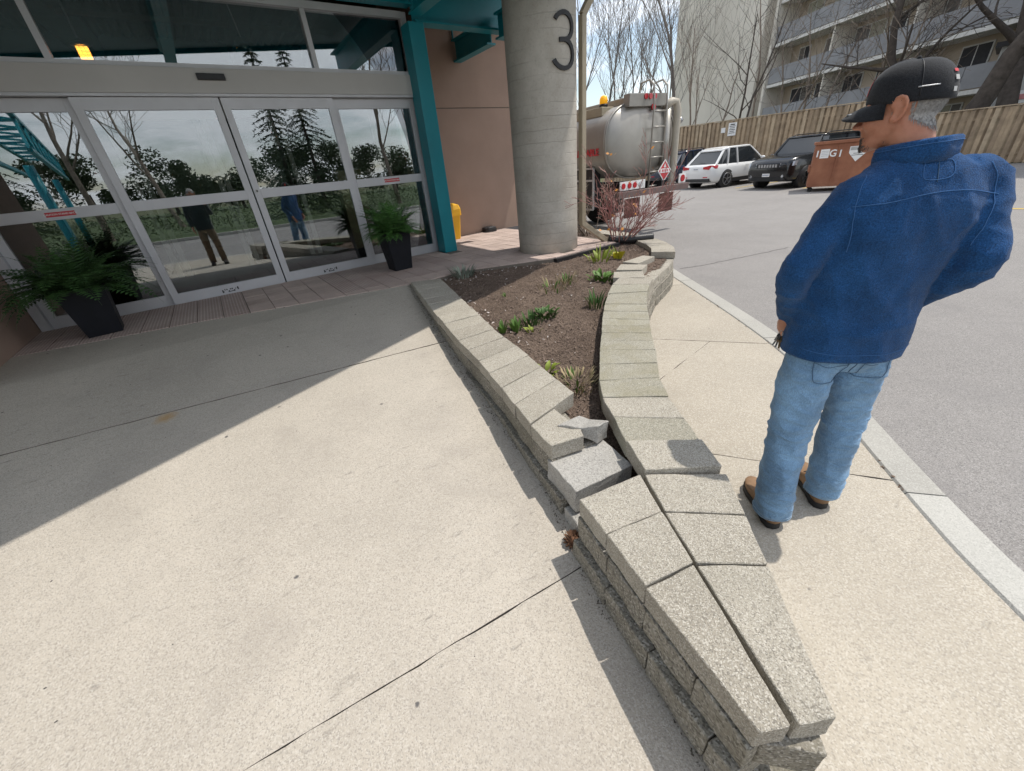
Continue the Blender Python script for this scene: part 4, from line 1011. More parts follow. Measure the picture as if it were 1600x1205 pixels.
def car(name, loc, yaw, label, pm, L=4.65, W=1.88, H=1.66, wb=2.72, rim='rim', hood=1.02, nose=.95, facing='rear', boxy=0.0, rake=0.0, clad=True, rails=False):
    c = empty(name, loc, yaw, label=label, cat='car', group='cars parked in front of the tall fence')
    h, w = L/2, W/2; blt = H*.60; gc = .22
    st = [(-h, .42, blt-.10, .86), (-h+.06, .30, blt-.02, .93), (-h+.35, gc, blt, .985), (-h+1.1, gc, blt-.01, 1.0), (0, gc, blt-.02, 1.0), (h-1.55, gc, blt-.035, 1.0), (h-1.25, gc, hood+.02, .99), (h-.55, gc+.02, nose+.02, .965), (h-.16, .28, nose-.06, .92), (h-.02, .38, nose-.18, .84), (h, .42, nose-.24, .80)]
    def ring(x, zb, zt, f):
        ww = w*f; m1 = zb+(zt-zb)*.35
        half = [(ww*.86, zb), (ww*.97, zb+.10), (ww, m1), (ww*.985, zt-.18), (ww*.93, zt-.035), (ww*.80, zt)]
        return [(x, y, z) for y, z in half] + [(x, -y, z) for y, z in half[::-1]]
    mb = MB(); mb.loft([ring(*s) for s in st], True, True); body = mb.build('body', pm, c)
    # greenhouse
    rt = H; xr0, xr1 = -h+.18+.12*(1-boxy), -h+.62-.25*boxy; xf1, xf0 = h-2.05+.1*boxy, h-1.28
    def gr(x, z, ww): return [(x, ww, z), (x, ww*.97, z+.02), (x, -ww*.97, z+.02), (x, -ww, z)]
    b0 = w*.90; r0 = w*.74
    P = lambda x, y, z: (x, y, z)
    base = [(xr0,b0*.96),(xr1,b0),(xf1,b0),(xf0,b0*.95)]; top = [(xr1-.05+rake,r0*.90),(xr1+.45+rake*.6,r0),(xf1-.2,r0),(xf1+.12-rake*.5,r0*.90)]
    zb = blt-.06; tz = [v*rake/.28 for v in (-.10,-.015,.0,-.045)]
    mb = MB()
    prof_b = [(x, y, zb) for x, y in base] + [(x, -y, zb) for x, y in base[::-1]]; prof_t = [(x, y, rt-.06+z) for (x, y), z in zip(top, tz)] + [(x, -y, rt-.06+z) for (x, y), z in zip(top[::-1], tz[::-1])]
    mb.loft([prof_b, prof_t], True, False); mb.build('windows', M['car_glass'], c, bevel=.02)
    mb = MB(); ex = 1.03
    lo = [(x, y*ex, rt-.075+z) for (x, y), z in zip(top, tz)] + [(x, -y*ex, rt-.075+z) for (x, y), z in zip(top[::-1], tz[::-1])]; lo = [(x+(.03 if x > 0 else -.05), y, z) for x, y, z in lo]
    mi_ = [(x, y*.96, z+.055) for x, y, z in lo]; hi = [(x*(.96-.15*rake), y*.72, z+.075) for x, y, z in lo]
    mb.loft([lo, mi_, hi], True, True); mb.build('roof', pm, c)
    for s in (-1, 1):
        for (x0, y0), (x1, y1), ww, dz in ((base[0],top[0],.11,tz[0]),(base[3],top[3],.07,tz[3])):
            mb = MB(); mb.bar((x0, s*y0*1.01, zb+.03), (x1, s*y1*1.02, rt-.06+dz), ww, .05, (1,0,0)); mb.build('corner_pillar', pm, c)
        mb = MB(); xm = (xf1+xr1)/2-.05; mb.bar((xm+.05, s*b0*1.012, zb+.03), (xm, s*r0*1.03, rt-.06), .09, .03, (1,0,0)); mb.build('door_pillar', pm, c); mb = MB(); mb.bar((xr1+.35, s*b0*1.012, zb+.03), (xr1+.45, s*r0*1.03, rt-.06), .10, .03, (1,0,0)); mb.build('rear_door_pillar', pm, c)
        mi2 = MB(); mi2.sphere((xf0-.32, s*(w+.07), blt+.06), (.07,.11,.085), 10, 6); mi2.build('mirror', pm, c)
        if rails: mb = MB(); mb.tube([(xr1+.1, s*r0*.92, rt-.01),(xr1+.3, s*r0*.92, rt+.045),(xf1-.3, s*r0*.92, rt+.045),(xf1-.1, s*r0*.92, rt-.01)], .018, 6); mb.build('roof_rail', M['dark'], c)
        mb = MB(); mb.bar((-.25, s*(w+.005), blt-.17), (-.08, s*(w+.005), blt-.17), .02, .03); mb.build('door_handle', pm, c)
        mb = MB(); mb.bar((-wb/2+.4, s*w*.965, gc+.07), (wb/2-.4, s*w*.965, gc+.07), .05, .16); mb.build('sill', M['dark'], c)
        for sx in (-1, 1):
            cx_ = sx*wb/2; R = .355
            mb = MB(); mb.wheel((cx_, s*(w-.14), R), (0,1,0), R+.06, .27); mb.build('wheel_arch', M['dark'], c)
            wh = empty('wheel', (cx_, s*(w-.105), R)); wh.parent = c
            mb = MB(); mb.wheel((0,0,0), (0,1,0), R, .225); mb.build('tyre', M['rubber'], wh)
            mb = MB(); y = s*.116
            mb.tube([(0,y-s*.03,0),(0,y+s*.004,0)], R*.70, 24, True, False)
            mb.build('rim_disc', M['dark'], wh)
            mb = MB()
            for k in range(5 if rim == 'rim' else 7):
                a = 6.283*k/(5 if rim == 'rim' else 7)+.3
                mb.bar((math.cos(a)*.03, y+s*.006, math.sin(a)*.03), (math.cos(a)*R*.66, y+s*.004, math.sin(a)*R*.66), .02, .065, (0,1,0))
            mb.tube([(math.cos(t)*R*.68, y, math.sin(t)*R*.68) for t in np.linspace(0, 6.283, 25)], .014, 5, False)
            mb.sphere((0, y, 0), (.05,.02,.05), 8, 4); mb.build('rim_spokes', M[rim], wh)
    if clad:
        mb = MB(); mb.box(-h-.012, -h+.3, -w*.86, w*.86, .30, .44); mb.build('rear_bumper_skirt', M['dark'], c, bevel=.03)
        mb = MB(); mb.box(h-.28, h+.006, -w*.78, w*.78, .30, .42); mb.build('front_bumper_skirt', M['dark'], c, bevel=.03)
    # rear details
    for s in (-1, 1):
        mb = MB(); mb.loft([[( -h-.012, s*w*.80, blt-.20),(-h-.015, s*w*.44, blt-.17),(-h-.015, s*w*.44, blt-.09),(-h-.012, s*w*.84, blt-.03)], [(-h+.30, s*w*.995, blt-.17),(-h+.02, s*w*.44, blt-.17),(-h+.02, s*w*.44, blt-.09),(-h+.36, s*w*.975, blt-.05)]], True, False); mb.build('tail_lamp', M['lamp_red'], c)
        mb = MB(); mb.loft([[(h-.10, s*w*.50, nose-.30),(h-.10, s*w*.50, nose-.18),(h-.35, s*w*.95, nose-.13),(h-.33, s*w*.94, nose-.28)], [(h+.008, s*w*.50, nose-.30),(h-.01, s*w*.50, nose-.18),(h-.20, s*w*.955, nose-.13),(h-.15, s*w*.945, nose-.28)]], True, False); mb.build('head_lamp', M['lamp_clear'], c)
        mb = MB(); mb.tube([(h-.03, s*w*.68, .47),(h+.0, s*w*.68, .47)], .05, 12); mb.build('fog_lamp', M['lamp_clear'], c)
    mb = MB(); mb.box(-h-.014, -h+.02, -.16, .16, blt-.23, blt-.11); pl = mb.build('rear_plate', M['white_print'] , c)
    mb = MB(); mb.box(h-.02, h+.020, -.15, .15, .46, .57); mb.build('front_plate', M['white_print'], c)
    for xx, zz in ((h+.0205, .515), (-h-.0145, blt-.17)):     # illegible characters: dark strokes only
        mb = MB(); sg = 1 if xx > 0 else -1
        for k in range(7): y = -.115+k*.038; mb.box(min(xx,xx+sg*.001), max(xx,xx+sg*.001), y-.010, y+.010, zz-.026, zz+.026)
        mb.build('plate_characters', plain('plate_blue_grey', (.12,.15,.25), .7) if 'plate_blue_grey' not in MATS else MATS['plate_blue_grey'], c)
    mb = MB(); mb.box(h-.03, h+.012, -w*.47, w*.47, nose-.33, nose-.19); mb.build('grille', M['dark'], c)
    if facing == 'front':
        for k in range(7): mb = MB(); y = (-3+k)*.115; mb.box(h+.0125, h+.020, y-.036, y+.036, nose-.31, nose-.21); mb.build('grille_slot', M['rim'], c)
        mb = MB(); mb.box(h-.02, h+.010, -w*.62, w*.62, .34, .45); mb.build('lower_intake', M['rubber'], c)
    if facing == 'rear':
        mb = MB(); mb.bar((xr0-.02,-w*.3,zb+.1),(xr0+.0,w*.1,zb+.14),.02,.02); mb.build('rear_wiper', M['dark'], c)
        for s in (-1,1): mb = MB(); mb.box(-h-.014,-h,s*w*.62-.12,s*w*.62+.12,.47,.51); mb.build('reflector', M['lamp_red'], c)
    return c
yaw = math.atan2(-.194,.981)
axv = Vector((.981,-.194,0)); ayv = Vector((.194,.981,0))
wc = Vector((19.2,11.8,0)) + axv*2.2
car('parked_car', (wc.x,wc.y,0), yaw, 'white sport utility car parked nose to the fence, between two dark cars', paint('white_car_paint', (.72,.72,.71)), H=1.66, rake=.28)
nc = Vector((21.2,15.2,0)) + axv*2.2
car('parked_car', (nc.x,nc.y,0), yaw, 'dark navy car with its tail to the lot, half hidden by the tanker', paint('navy_car_paint', (.018,.028,.055)), L=4.55, W=1.82, H=1.66, rake=.25, rails=True)
jc = Vector((18.45,8.35,0)) + axv*2.35
car('parked_car', (jc.x,jc.y,0), yaw+math.pi, 'black sport utility car facing out beside the brown dumpster', paint('black_car_paint', (.008,.009,.011), .18), L=4.82, W=1.94, H=1.76, wb=2.91, rim='rim_black', hood=1.16, nose=1.09, facing='front', boxy=.7, rails=True)

# dumpster
rust = plain('brown_dumpster_paint', (.28,.095,.045), .65, var=.25, scale=2.2, bump=.2, bscale=30, tint=(.35,.145,.075))
dd = Vector((.375,-.927,0)); dn = Vector((.927,.375,0))       # along the front, away behind it
d0 = Vector((17.25,6.42,0)); du = empty('dumpster', d0, math.atan2(dd.y,dd.x), label='rusty brown steel dumpster on casters next to the black car', cat='dumpster')
Lx = 1.72
def shell(x0,x1,y0,y1,z0,z1,name,mat=rust,bv=.0): q = MB(); q.box(x0,x1,y0,y1,z0,z1); return q.build(name, mat, du, bevel=bv)
shell(0,Lx,0,.05,.16,1.42,'front_wall'); shell(0,Lx,1.3,1.35,.16,1.50,'rear_wall'); shell(0,.05,.052,1.298,.16,1.42,'end_wall'); shell(Lx-.05,Lx,.052,1.298,.16,1.42,'end_wall'); shell(.052,Lx-.052,.052,1.298,.16,.21,'floor')
shell(-.05,Lx+.05,-.055,.055,1.422,1.51,'rim',bv=.01); shell(-.05,.055,.058,1.36,1.422,1.50,'rim',bv=.01); shell(Lx-.055,Lx+.05,.058,1.36,1.422,1.50,'rim',bv=.01)
shell(.62,.66,-.03,-.002,.2,1.40,'stiffener'); shell(-.06,-.002,.1,1.2,.62,.80,'fork_pocket'); shell(Lx+.002,Lx+.06,.1,1.2,.62,.80,'fork_pocket')
shell(.1,Lx-.1,.1,1.25,1.515,1.56,'lid',M['dark'],.01)
for x in (.12,Lx-.12):
    for y in (.12,1.2):
        q = MB(); q.wheel((x,y,.075),(0,1,0),.075,.05,14); q.build('caster', M['rubber'], du); shell(x-.05,x+.05,y-.04,y+.04,.152,.158,'caster_plate',M['steel'])
q = MB(); q.box(.16,.40,-.006,-.002,1.02,1.28); q.build('paper_notice', M['white_print'], du)
q = MB()
for i in range(4): q.box(.19,.37,-.0085,-.0065,1.08+i*.045,1.09+i*.045)
q.build('notice_lines', plain('grey_print', (.35,.36,.4), .7), du)
text_mesh('G', .28, M['white_print'], 'letter', du, frame((.505,-.004,1.14),(1,0,0),(0,0,1)), .001, bold=.006); text_mesh('I', .28, M['white_print'], 'letter', du, frame((.70,-.034+.03-.004,1.12),(1,0,0),(0,0,1)), .001, bold=.006)
text_mesh('I', .26, M['white_print'], 'letter', du, frame((.085,-.004,1.15),(1,0,0),(0,0,1)), .001, bold=.006)
q = MB(); pl = [(.92,1.30),(1.38,1.30),(1.38,1.12),(1.15,.86),(.92,1.12)]
q.add([(x,-.003,z) for x,z in pl]+[(x,-.008,z) for x,z in pl], [(0,1,2,3,4),(9,8,7,6,5)]+[(i,5+i,5+(i+1)%5,(i+1)%5) for i in range(5)]); q.build('pentagon_sign', M['white_print'], du)
q = MB(); q.box(.94,1.36,-.0105,-.0085,1.19,1.285); q.build('sign_band', plain('grey_band', (.4,.4,.38), .7), du)
q = MB(); q.add([(1.11,-.012,1.20),(1.20,-.012,1.20),(1.18,-.012,1.25),(1.155,-.012,1.275),(1.12,-.012,1.24)], [(0,1,2,3,4)]); q.build('sign_emblem', M['black_print'], du)
q = MB(); q.box(1.04,1.26,-.0105,-.0085,1.09,1.105); q.box(1.0,1.30,-.0105,-.0085,1.04,1.055); q.build('sign_lines', M['black_print'], du)

# ------------------------------------------------------------------ tanker truck
al = N('dull_aluminium_tank'); al.col(al.mix(al.ramp(al.noise(1.2, 6, .65), [(.3,0),(.7,1)]), (.30,.28,.25), (.40,.38,.345))); al.set(rough=.42, metal=.55); al.bump(al.noise(2.5,3), .1, .02)
tk = empty('tanker_truck', (8.50, 6.72, 0), math.radians(90-5), label='grey tanker truck seen from behind with ladder and placard', cat='truck')
def sup(cx_, cz, a, b, n_=40, e=2.6):
    out = []
    for i in range(n_):
        t = 6.2832*i/n_; c_, s_ = math.cos(t), math.sin(t); out.append((a*math.copysign(abs(c_)**(2/e), c_), cz+b*math.copysign(abs(s_)**(2/e), s_)))
    return out
def tring(x, a, b, cz=2.02): return [(x, y, z) for y, z in sup(0, cz, a, b)]
q = MB(); q.loft([tring(-.20,.35,.22), tring(-.17,.75,.46), tring(-.10,1.0,.64), tring(-.01,1.14,.735), tring(.02,1.16,.75), tring(6.8,1.16,.75), tring(6.9,1.0,.62)], True, True); q.build('tank', al.m, tk)
q = MB(); q.loft([tring(-.015,1.165,.755), tring(-.015,1.185,.775), tring(.05,1.185,.775), tring(.05,1.165,.755)], False, True); q.build('rear_rim', al.m, tk)
for x in (1.8,3.6,5.4): q = MB(); q.loft([tring(x,1.162,.752), tring(x+.005,1.172,.762), tring(x+.055,1.172,.762), tring(x+.06,1.162,.752)], False, True); q.build('tank_band', al.m, tk)
bt = plain('grey_truck_steel', (.30,.285,.255), .5, .4)
q = MB(); q.box(-.12,6.4,-.52,.52,2.70,2.86); q.build('top_walkway', bt, tk, bevel=.02)
q = MB(); q.box(.35,6.3,.55,.95,2.56,2.74); q.build('top_cabinet', plain('tan_truck_paint', (.36,.31,.22), .6), tk, bevel=.02)
q = MB(); q.box(-.16,.02,-.62,.62,2.66,2.90); q.build('rear_light_box', bt, tk, bevel=.01)
for y in (.10,-.05,-.20): q = MB(); q.tube([(-.158,y,2.84),(-.185,y,2.84)], .055, 14); q.build('marker_lamp', M['lamp_red'], tk)
q = MB(); q.tube([(-.158,-.16,2.64),(-.2,-.16,2.64)], .06, 14); q.build('marker_lamp', M['lamp_red'], tk)
lad = empty('ladder', (-.30,-.25,1.3)); lad.parent = tk
for y in (-.22,.22): q = MB(); q.tube([(.0,y,-.35),(.0,y,1.4),(.03,y,1.72),(.16,y,1.84),(.38,y,1.82),(.46,y,1.6)], .02, 8); q.build('ladder_rail', al.m, lad)
for z in (-.25,.05,.35,.65,.95,1.25): q = MB(); q.tube([(0,-.22,z),(0,.22,z)], .017, 8); q.build('rung', al.m, lad)
vp = plain('beige_vent_pipe', (.42,.38,.31), .5)
q = MB(); q.tube([(-.13,-.62,2.62),(-.17,-.80,2.74),(-.20,-.92,2.72),(-.22,-.98,2.55),(-.24,-.98,1.5),(-.24,-.95,.98),(-.2,-.8,.90)], .085, 12); q.build('vent_pipe', vp, tk)
q = MB(); q.tube([(-.17,-.66,2.58),(-.19,-.66,1.32)], .10, 14); q.build('hose_tube', al.m, tk)
q = MB(); q.sphere((-.22,-1.10,2.36), .07, 10, 8); q.build('valve_cap', M['rim'], tk)
q = MB(); q.lathe([(.10,0),(.10,.04),(.085,.06)], (.45,.80,2.74), 16); q.build('beacon_base', M['dark'], tk)
q = MB(); q.lathe([(.09,.06),(.09,.15),(.07,.20),(.03,.22)], (.45,.80,2.74), 16); q.build('beacon', M['amber'], tk)
q = MB(); q.box(-.55,-.43,-1.25,1.25,.90,1.03); q.build('rear_bumper', plain('rusty_bumper', (.17,.12,.11), .6, .3), tk, bevel=.01)
q = MB(); q.box(-.44,7.9,-.45,-.33,.92,1.15); q.build('frame_rail', M['dark'], tk)
q = MB(); q.box(-.44,7.9,.33,.45,.92,1.15); q.build('frame_rail', M['dark'], tk)
lp_ = empty('lamp_plate', (-.46,.72,1.14)); lp_.parent = tk
q = MB(); q.box(-.01,.01,-.42,.42,-.09,.09); q.build('white_plate', M['white_print'], lp_)
for y in (.32,.12,-.06): q = MB(); q.tube([(-.011,y,0),(-.03,y,0)], .06, 14); q.build('tail_lamp', M['lamp_red'], lp_)
q = MB(); q.tube([(-.011,-.26,0),(-.03,-.26,0)], .06, 14); q.build('reverse_lamp', M['lamp_clear'], lp_)
lp2_ = empty('lamp_plate', (-.46,-1.08,1.14)); lp2_.parent = tk
q = MB(); q.box(-.01,.01,-.13,.13,-.10,.10); q.build('white_plate', M['white_print'], lp2_)
q = MB(); q.tube([(-.011,.0,0),(-.03,.0,0)], .075, 14); q.build('tail_lamp', M['lamp_red'], lp2_)
pc = empty('placard', (-.36,-.50,1.35)); pc.parent = tk
def dia(r, x0, x1): s=r; return [[(x0,0,s),(x0,s,0),(x0,0,-s),(x0,-s,0)],[(x1,0,s),(x1,s,0),(x1,0,-s),(x1,-s,0)]]
q = MB(); q.loft(dia(.24,-.0,-.01), True, False); q.build('white_diamond', M['white_print'], pc)
q = MB(); q.loft(dia(.205,-.0105,-.013), True, False); q.build('red_diamond', M['red_print'], pc)
q = MB(); q.box(-.016,-.0135,-.16,.16,-.045,.045); q.build('number_band', M['white_print'], pc)
q = MB()
for k in range(4): y = -.09+k*.06; q.box(-.0175,-.0162,y-.018,y+.018,-.028,.028)
q.build('number', M['red_print'], pc)
q = MB(); q.add([(-.0145,-.05,.075),(-.0145,0,.155),(-.0145,.05,.075),(-.0145,0,.06)], [(0,1,2,3)]); q.build('flame', M['white_print'], pc)
text_mesh('FLAMMABLE', .19, M['red_print'], 'lettering', tk, frame((.72,1.172,1.86),(-1,0,0),(0,0,1)), .004, bold=.008)
sc_ = empty('hose_cabinet', (1.05,.9,1.1)); sc_.parent = tk
q = MB(); q.box(-.55,.55,-.1,.14,-.45,.42); q.build('cabinet', M['dark'], sc_)
q = MB()
for a, b in (((-.57,.16,-.47),(.57,.16,-.47)),((-.57,.16,.44),(.57,.16,.44)),((-.57,.16,-.47),(-.57,.16,.44)),((.57,.16,-.47),(.57,.16,.44)),((-.57,.16,.18),(.57,.16,.18))): q.bar(a,b,.04,.04)
q.build('white_frame', M['alu_white'], sc_)
for x in (2.2, 3.5):
    for s in (-1,1):
        wh = empty('wheel', (x, s*.95, .5)); wh.parent = tk
        q = MB(); q.wheel((0,0,0),(0,1,0),.5,.52); q.build('tyre', M['rubber'], wh)
        q = MB(); q.wheel((0,s*.2,0),(0,1,0),.28,.14); q.build('rim', M['rim'], wh)
for s in (-1,1):
    q = MB(); q.box(1.55,1.575,s*.95-.3,s*.95+.3,.28,.95); q.build('mud_flap', M['rubber'], tk)
    q = MB(); q.box(-.40,-.38,s*.62-.26,s*.62+.26,.44,.86); q.build('rear_flap', plain('dirty_red_flap', (.10,.045,.035), .8), tk)
for s in (-1,1):
    wh = empty('wheel', (7.9, s*1.0, .5)); wh.parent = tk
    q = MB(); q.wheel((0,0,0),(0,1,0),.5,.3); q.build('tyre', M['rubber'], wh); q = MB(); q.wheel((0,s*.1,0),(0,1,0),.28,.14); q.build('rim', M['rim'], wh)
cabp = paint('truck_cab_paint', (.5,.5,.48))
q = MB(); q.loft([[(7.05,y*.96,z) for y,z in ((-1.2,.7),(1.2,.7),(1.2,2.5),(1.05,2.75),(-1.05,2.75),(-1.2,2.5))], [(8.2,y*.98,z) for y,z in ((-1.2,.7),(1.2,.7),(1.2,2.4),(1.05,2.7),(-1.05,2.7),(-1.2,2.4))], [(8.75,y*.95,z) for y,z in ((-1.2,.6),(1.2,.6),(1.2,1.7),(1.05,1.75),(-1.05,1.75),(-1.2,1.7))], [(9.7,y*.8,z) for y,z in ((-1.2,.6),(1.2,.6),(1.2,1.45),(1.05,1.55),(-1.05,1.55),(-1.2,1.45))]], True, False); q.build('cab', cabp, tk, bevel=.03)
for s in (-1,1): q = MB(); q.box(7.35,8.3,s*1.165-.02,s*1.165+.03,1.65,2.35); q.build('cab_window', M['car_glass'], tk)
q = MB(); q.add([(8.26,-1.0,2.38),(8.26,1.0,2.38),(8.76,1.05,1.80),(8.76,-1.05,1.80)], [(0,1,2,3)]); q.build('windscreen', M['car_glass'], tk)

tk.scale = (1, .90, .965)
# ------------------------------------------------------------------ plants
def leafm(name, c, tip=None, rough=.55):
    n = N(name); n.col(n.mix(n.ramp(n.noise(9, 4), [(.3,0),(.7,1)]), tuple(x*.65 for x in c), tuple(min(1,x*1.35) for x in c))).set(rough=rough, spec=.35)
    n.p.inputs['Transmission Weight'].default_value = 0.0
    return n.m
def frond(mb, base, d, L, curl, lw, n_=15, r=None):
    """an arching frond with leaflets on both sides"""
    r = r or rnd; p = Vector(base); dd = Vector(d).normalized(); step = L/n_; side = dd.cross(Vector((0,0,1)))
    side = side.normalized() if side.length > 1e-3 else Vector((1,0,0)); pts = [p.copy()]
    for i in range(n_):
        dd = (dd + Vector((0,0,-curl/n_*(.4+1.4*i/n_)))).normalized(); p = p + dd*step; pts.append(p.copy())
    mb.tube(pts, [.0035*(1-.7*i/n_) for i in range(n_+1)], 3, False, False)
    for i in range(2, n_+1):
        t = i/n_; w = lw*math.sin(math.pi*min(1,.12+.95*t))**.7*(1.0 if t < .9 else .5); ax = (pts[i]-pts[i-1]).normalized(); up = side.cross(ax)
        for s in (-1, 1):
            q0 = pts[i]-ax*step*.5; tip = q0 + side*s*w + ax*w*.35 + up*r.uniform(-.12,.05)*w; m1 = q0 + side*s*w*.5 + ax*(w*.12+step*.42)+up*.05*w; m2 = q0+side*s*w*.5+ax*(w*.12-step*.30)+up*.05*w
            mb.add([q0+ax*step*.12, m1, tip, m2], [(0,3,2,1)])
def fern(base, zr, n_, rad, hgt, curl, seed, mat, parent):
    r = random.Random(seed); mb = MB()
    for i in range(n_):
        a = 6.283*i/n_*1.618*3 + r.uniform(-.3,.3); el = r.uniform(.3,1.35); L = rad*r.uniform(.75,1.2)*(1.0 if el < .9 else hgt)
        d = (math.cos(a)*math.cos(el), math.sin(a)*math.cos(el), math.sin(el))
        frond(mb, (base[0]+math.cos(a)*.05, base[1]+math.sin(a)*.05, zr), d, L, curl*r.uniform(.7,1.3), L*.18, 19, r)
    return mb.build('foliage', mat, parent, world=True, kind='stuff')
def pot(c, bw, tw, h, label, rz):
    p = empty('potted_fern', (c[0],c[1],FLOOR), label=label, cat='plant', group=None)
    cs, sn = math.cos(rz), math.sin(rz)
    sq = lambda w, z: [(c[0]+(x*cs-y*sn)*w/2, c[1]+(x*sn+y*cs)*w/2, z) for x, y in ((-1,-1),(1,-1),(1,1),(-1,1))]
    mb = MB(); mb.loft([sq(bw,FLOOR+.001),sq(tw,FLOOR+h),sq(tw+.02,FLOOR+h+.001),sq(tw+.02,FLOOR+h+.035),sq(tw-.03,FLOOR+h+.035),sq(tw-.04,FLOOR+h-.03)], True, False); mb.build('planter_pot', M['pot'], p, world=True, bevel=.004)
    return p
fg = leafm('fern_green', (.035,.085,.022))
p1 = pot((-1.27,5.66), .27, .36, .43, 'wide drooping fern in a black tapered planter beside the brown pier', .1); fern((-1.27,5.66), FLOOR+.42, 120, .60, .85, 1.35, 5, fg, p1)
p2 = pot((1.97,5.62), .25, .34, .46, 'upright fern in a black tapered planter by the teal post', .05); fern((1.97,5.62), FLOOR+.45, 170, .40, 1.25, 1.25, 8, leafm('fern_bright_green', (.055,.14,.03)), p2)

def clump(c, n_, h, w, rad, mat, label, seed, curl=.5, name='plant_clump', cat='plant', broad=False, parent=None):
    r = random.Random(seed); mb = MB(); z = soilz(*c)-.005
    for i in range(n_):
        a = r.uniform(0,6.283); rr = rad*math.sqrt(r.random()); p = Vector((c[0]+math.cos(a)*rr, c[1]+math.sin(a)*rr, z))
        d = Vector((math.cos(a)*r.uniform(.05,.5), math.sin(a)*r.uniform(.05,.5), 1)).normalized(); L = h*r.uniform(.45,.95); ww = w*r.uniform(.7,1.2)
        s = Vector((-math.sin(a+r.uniform(-1,1)), math.cos(a), 0)).normalized(); vs = []; k = 5
        for j in range(k+1):
            t = j/k; f = (math.sin(math.pi*(.18+.82*t))**.8 if not broad else math.sin(math.pi*(.06+.9*t))) ; o = s*ww*f*.5; fold = d.cross(s)*ww*f*.18
            vs += [p-o+fold, p, p+o+fold]; d = (d+Vector((math.cos(a)*.12*curl, math.sin(a)*.12*curl, -.05*curl*j))).normalized(); p = p + d*(L/k)
        mb.add(vs, [(j*3+q, j*3+q+1, j*3+q+4, j*3+q+3) for j in range(k) for q in (0,1)], True)
    return mb.build(name, mat, parent, label=label, cat=cat, loc=None)
gA, gB, gC = leafm('shoot_green', (.085,.165,.03)), leafm('shoot_deep_green', (.055,.115,.025)), leafm('shoot_lime', (.22,.27,.04)); dry = leafm('dry_stalk', (.36,.29,.17), rough=.9)
def mixed(c, parts, label, seed, cat='plant', name='bed_plant'):
    e = empty(name, (c[0],c[1],soilz(*c)), label=label, cat=cat)
    for i, (nm, n_, h, w, rad, mat, curl, broad) in enumerate(parts):
        o = clump(c, n_, h, w, rad, mat, None, seed+i, curl, nm, None, broad); 
        for k in ('label','category'):
            if k in o: del o[k]
        o.parent = e; o.location = -e.location
    return e
mixed((4.02,3.72), (('stalks',16,.26,.022,.13,gC,.3,False),('leaves',9,.17,.045,.14,gC,1.0,True)), 'tall lime plant with pale stalks before the black edging', 1)
mixed((4.28,3.62), (('stalks',8,.22,.022,.07,gC,.3,False),('leaves',6,.20,.08,.08,leafm('yellow_leaf',(.5,.45,.03)),1.0,True)), 'yellow-leaved plant next to the ribbed drain pipe', 4)
mixed((3.42,3.10), (('leaves',40,.15,.04,.17,gA,1.3,True),), 'lush green leafy clump against the curved wall', 10)
mixed((2.80,3.27), (('dry_stalks',34,.16,.012,.20,dry,.5,False),('green_tips',10,.12,.016,.18,gA,.5,False)), 'dry straw-coloured clump in the middle of the soil', 14)
mixed((3.05,3.30), (('dry_stalks',14,.18,.012,.09,dry,.5,False),('green_tips',9,.17,.018,.08,gA,.5,False)), 'small half-dry clump with green tips in the bed', 17)
mixed((2.70,2.55), (('shoots',26,.19,.022,.10,gB,.4,False),('dry_stalks',12,.15,.010,.11,dry,.4,False)), 'narrow clump of green spears tight against the curved wall', 20)
mixed((2.20,2.70), (('leaves',40,.10,.035,.12,gB,1.2,True),), 'dense dark green leafy tuft at the end of the row of spears', 24)
mixed((2.00,2.66), (('spears',34,.13,.02,.10,gB,.35,False),), 'dense clump of upright green spears beside the leafy tuft', 27)
mixed((1.82,2.62), (('spears',16,.14,.026,.06,gA,.35,False),), 'small clump of green spears near the straight wall', 30)
mixed((1.70,2.66), (('spears',7,.13,.035,.025,gA,.35,False),), 'lone green spear shoot beside the straight wall', 33)
mixed((1.90,2.50), (('leaves',9,.06,.025,.06,gC,1.0,True),), 'tiny lime seedling in front of the spears', 36)
mixed((2.28,3.45), (('leaves',6,.06,.014,.03,gA,.7,False),), 'tiny green seedling alone on open soil', 38)
mixed((1.56,1.62), (('dry_stalks',120,.10,.007,.16,dry,1.2,False),('green_tips',18,.09,.012,.12,gA,.6,False)), 'dry brown stalks crowding the narrow end of the bed', 41)
mixed((1.50,1.86), (('leaves',16,.12,.05,.07,gC,1.2,True),), 'bright lime leafy tuft above the dry stalks', 45)
mixed((2.37,4.52), (('twigs',70,.20,.016,.13,leafm('silver_grey_leaf',(.22,.25,.20)),.8,False),), 'silver-grey bushy plant where the straight wall meets the tiles', 48)

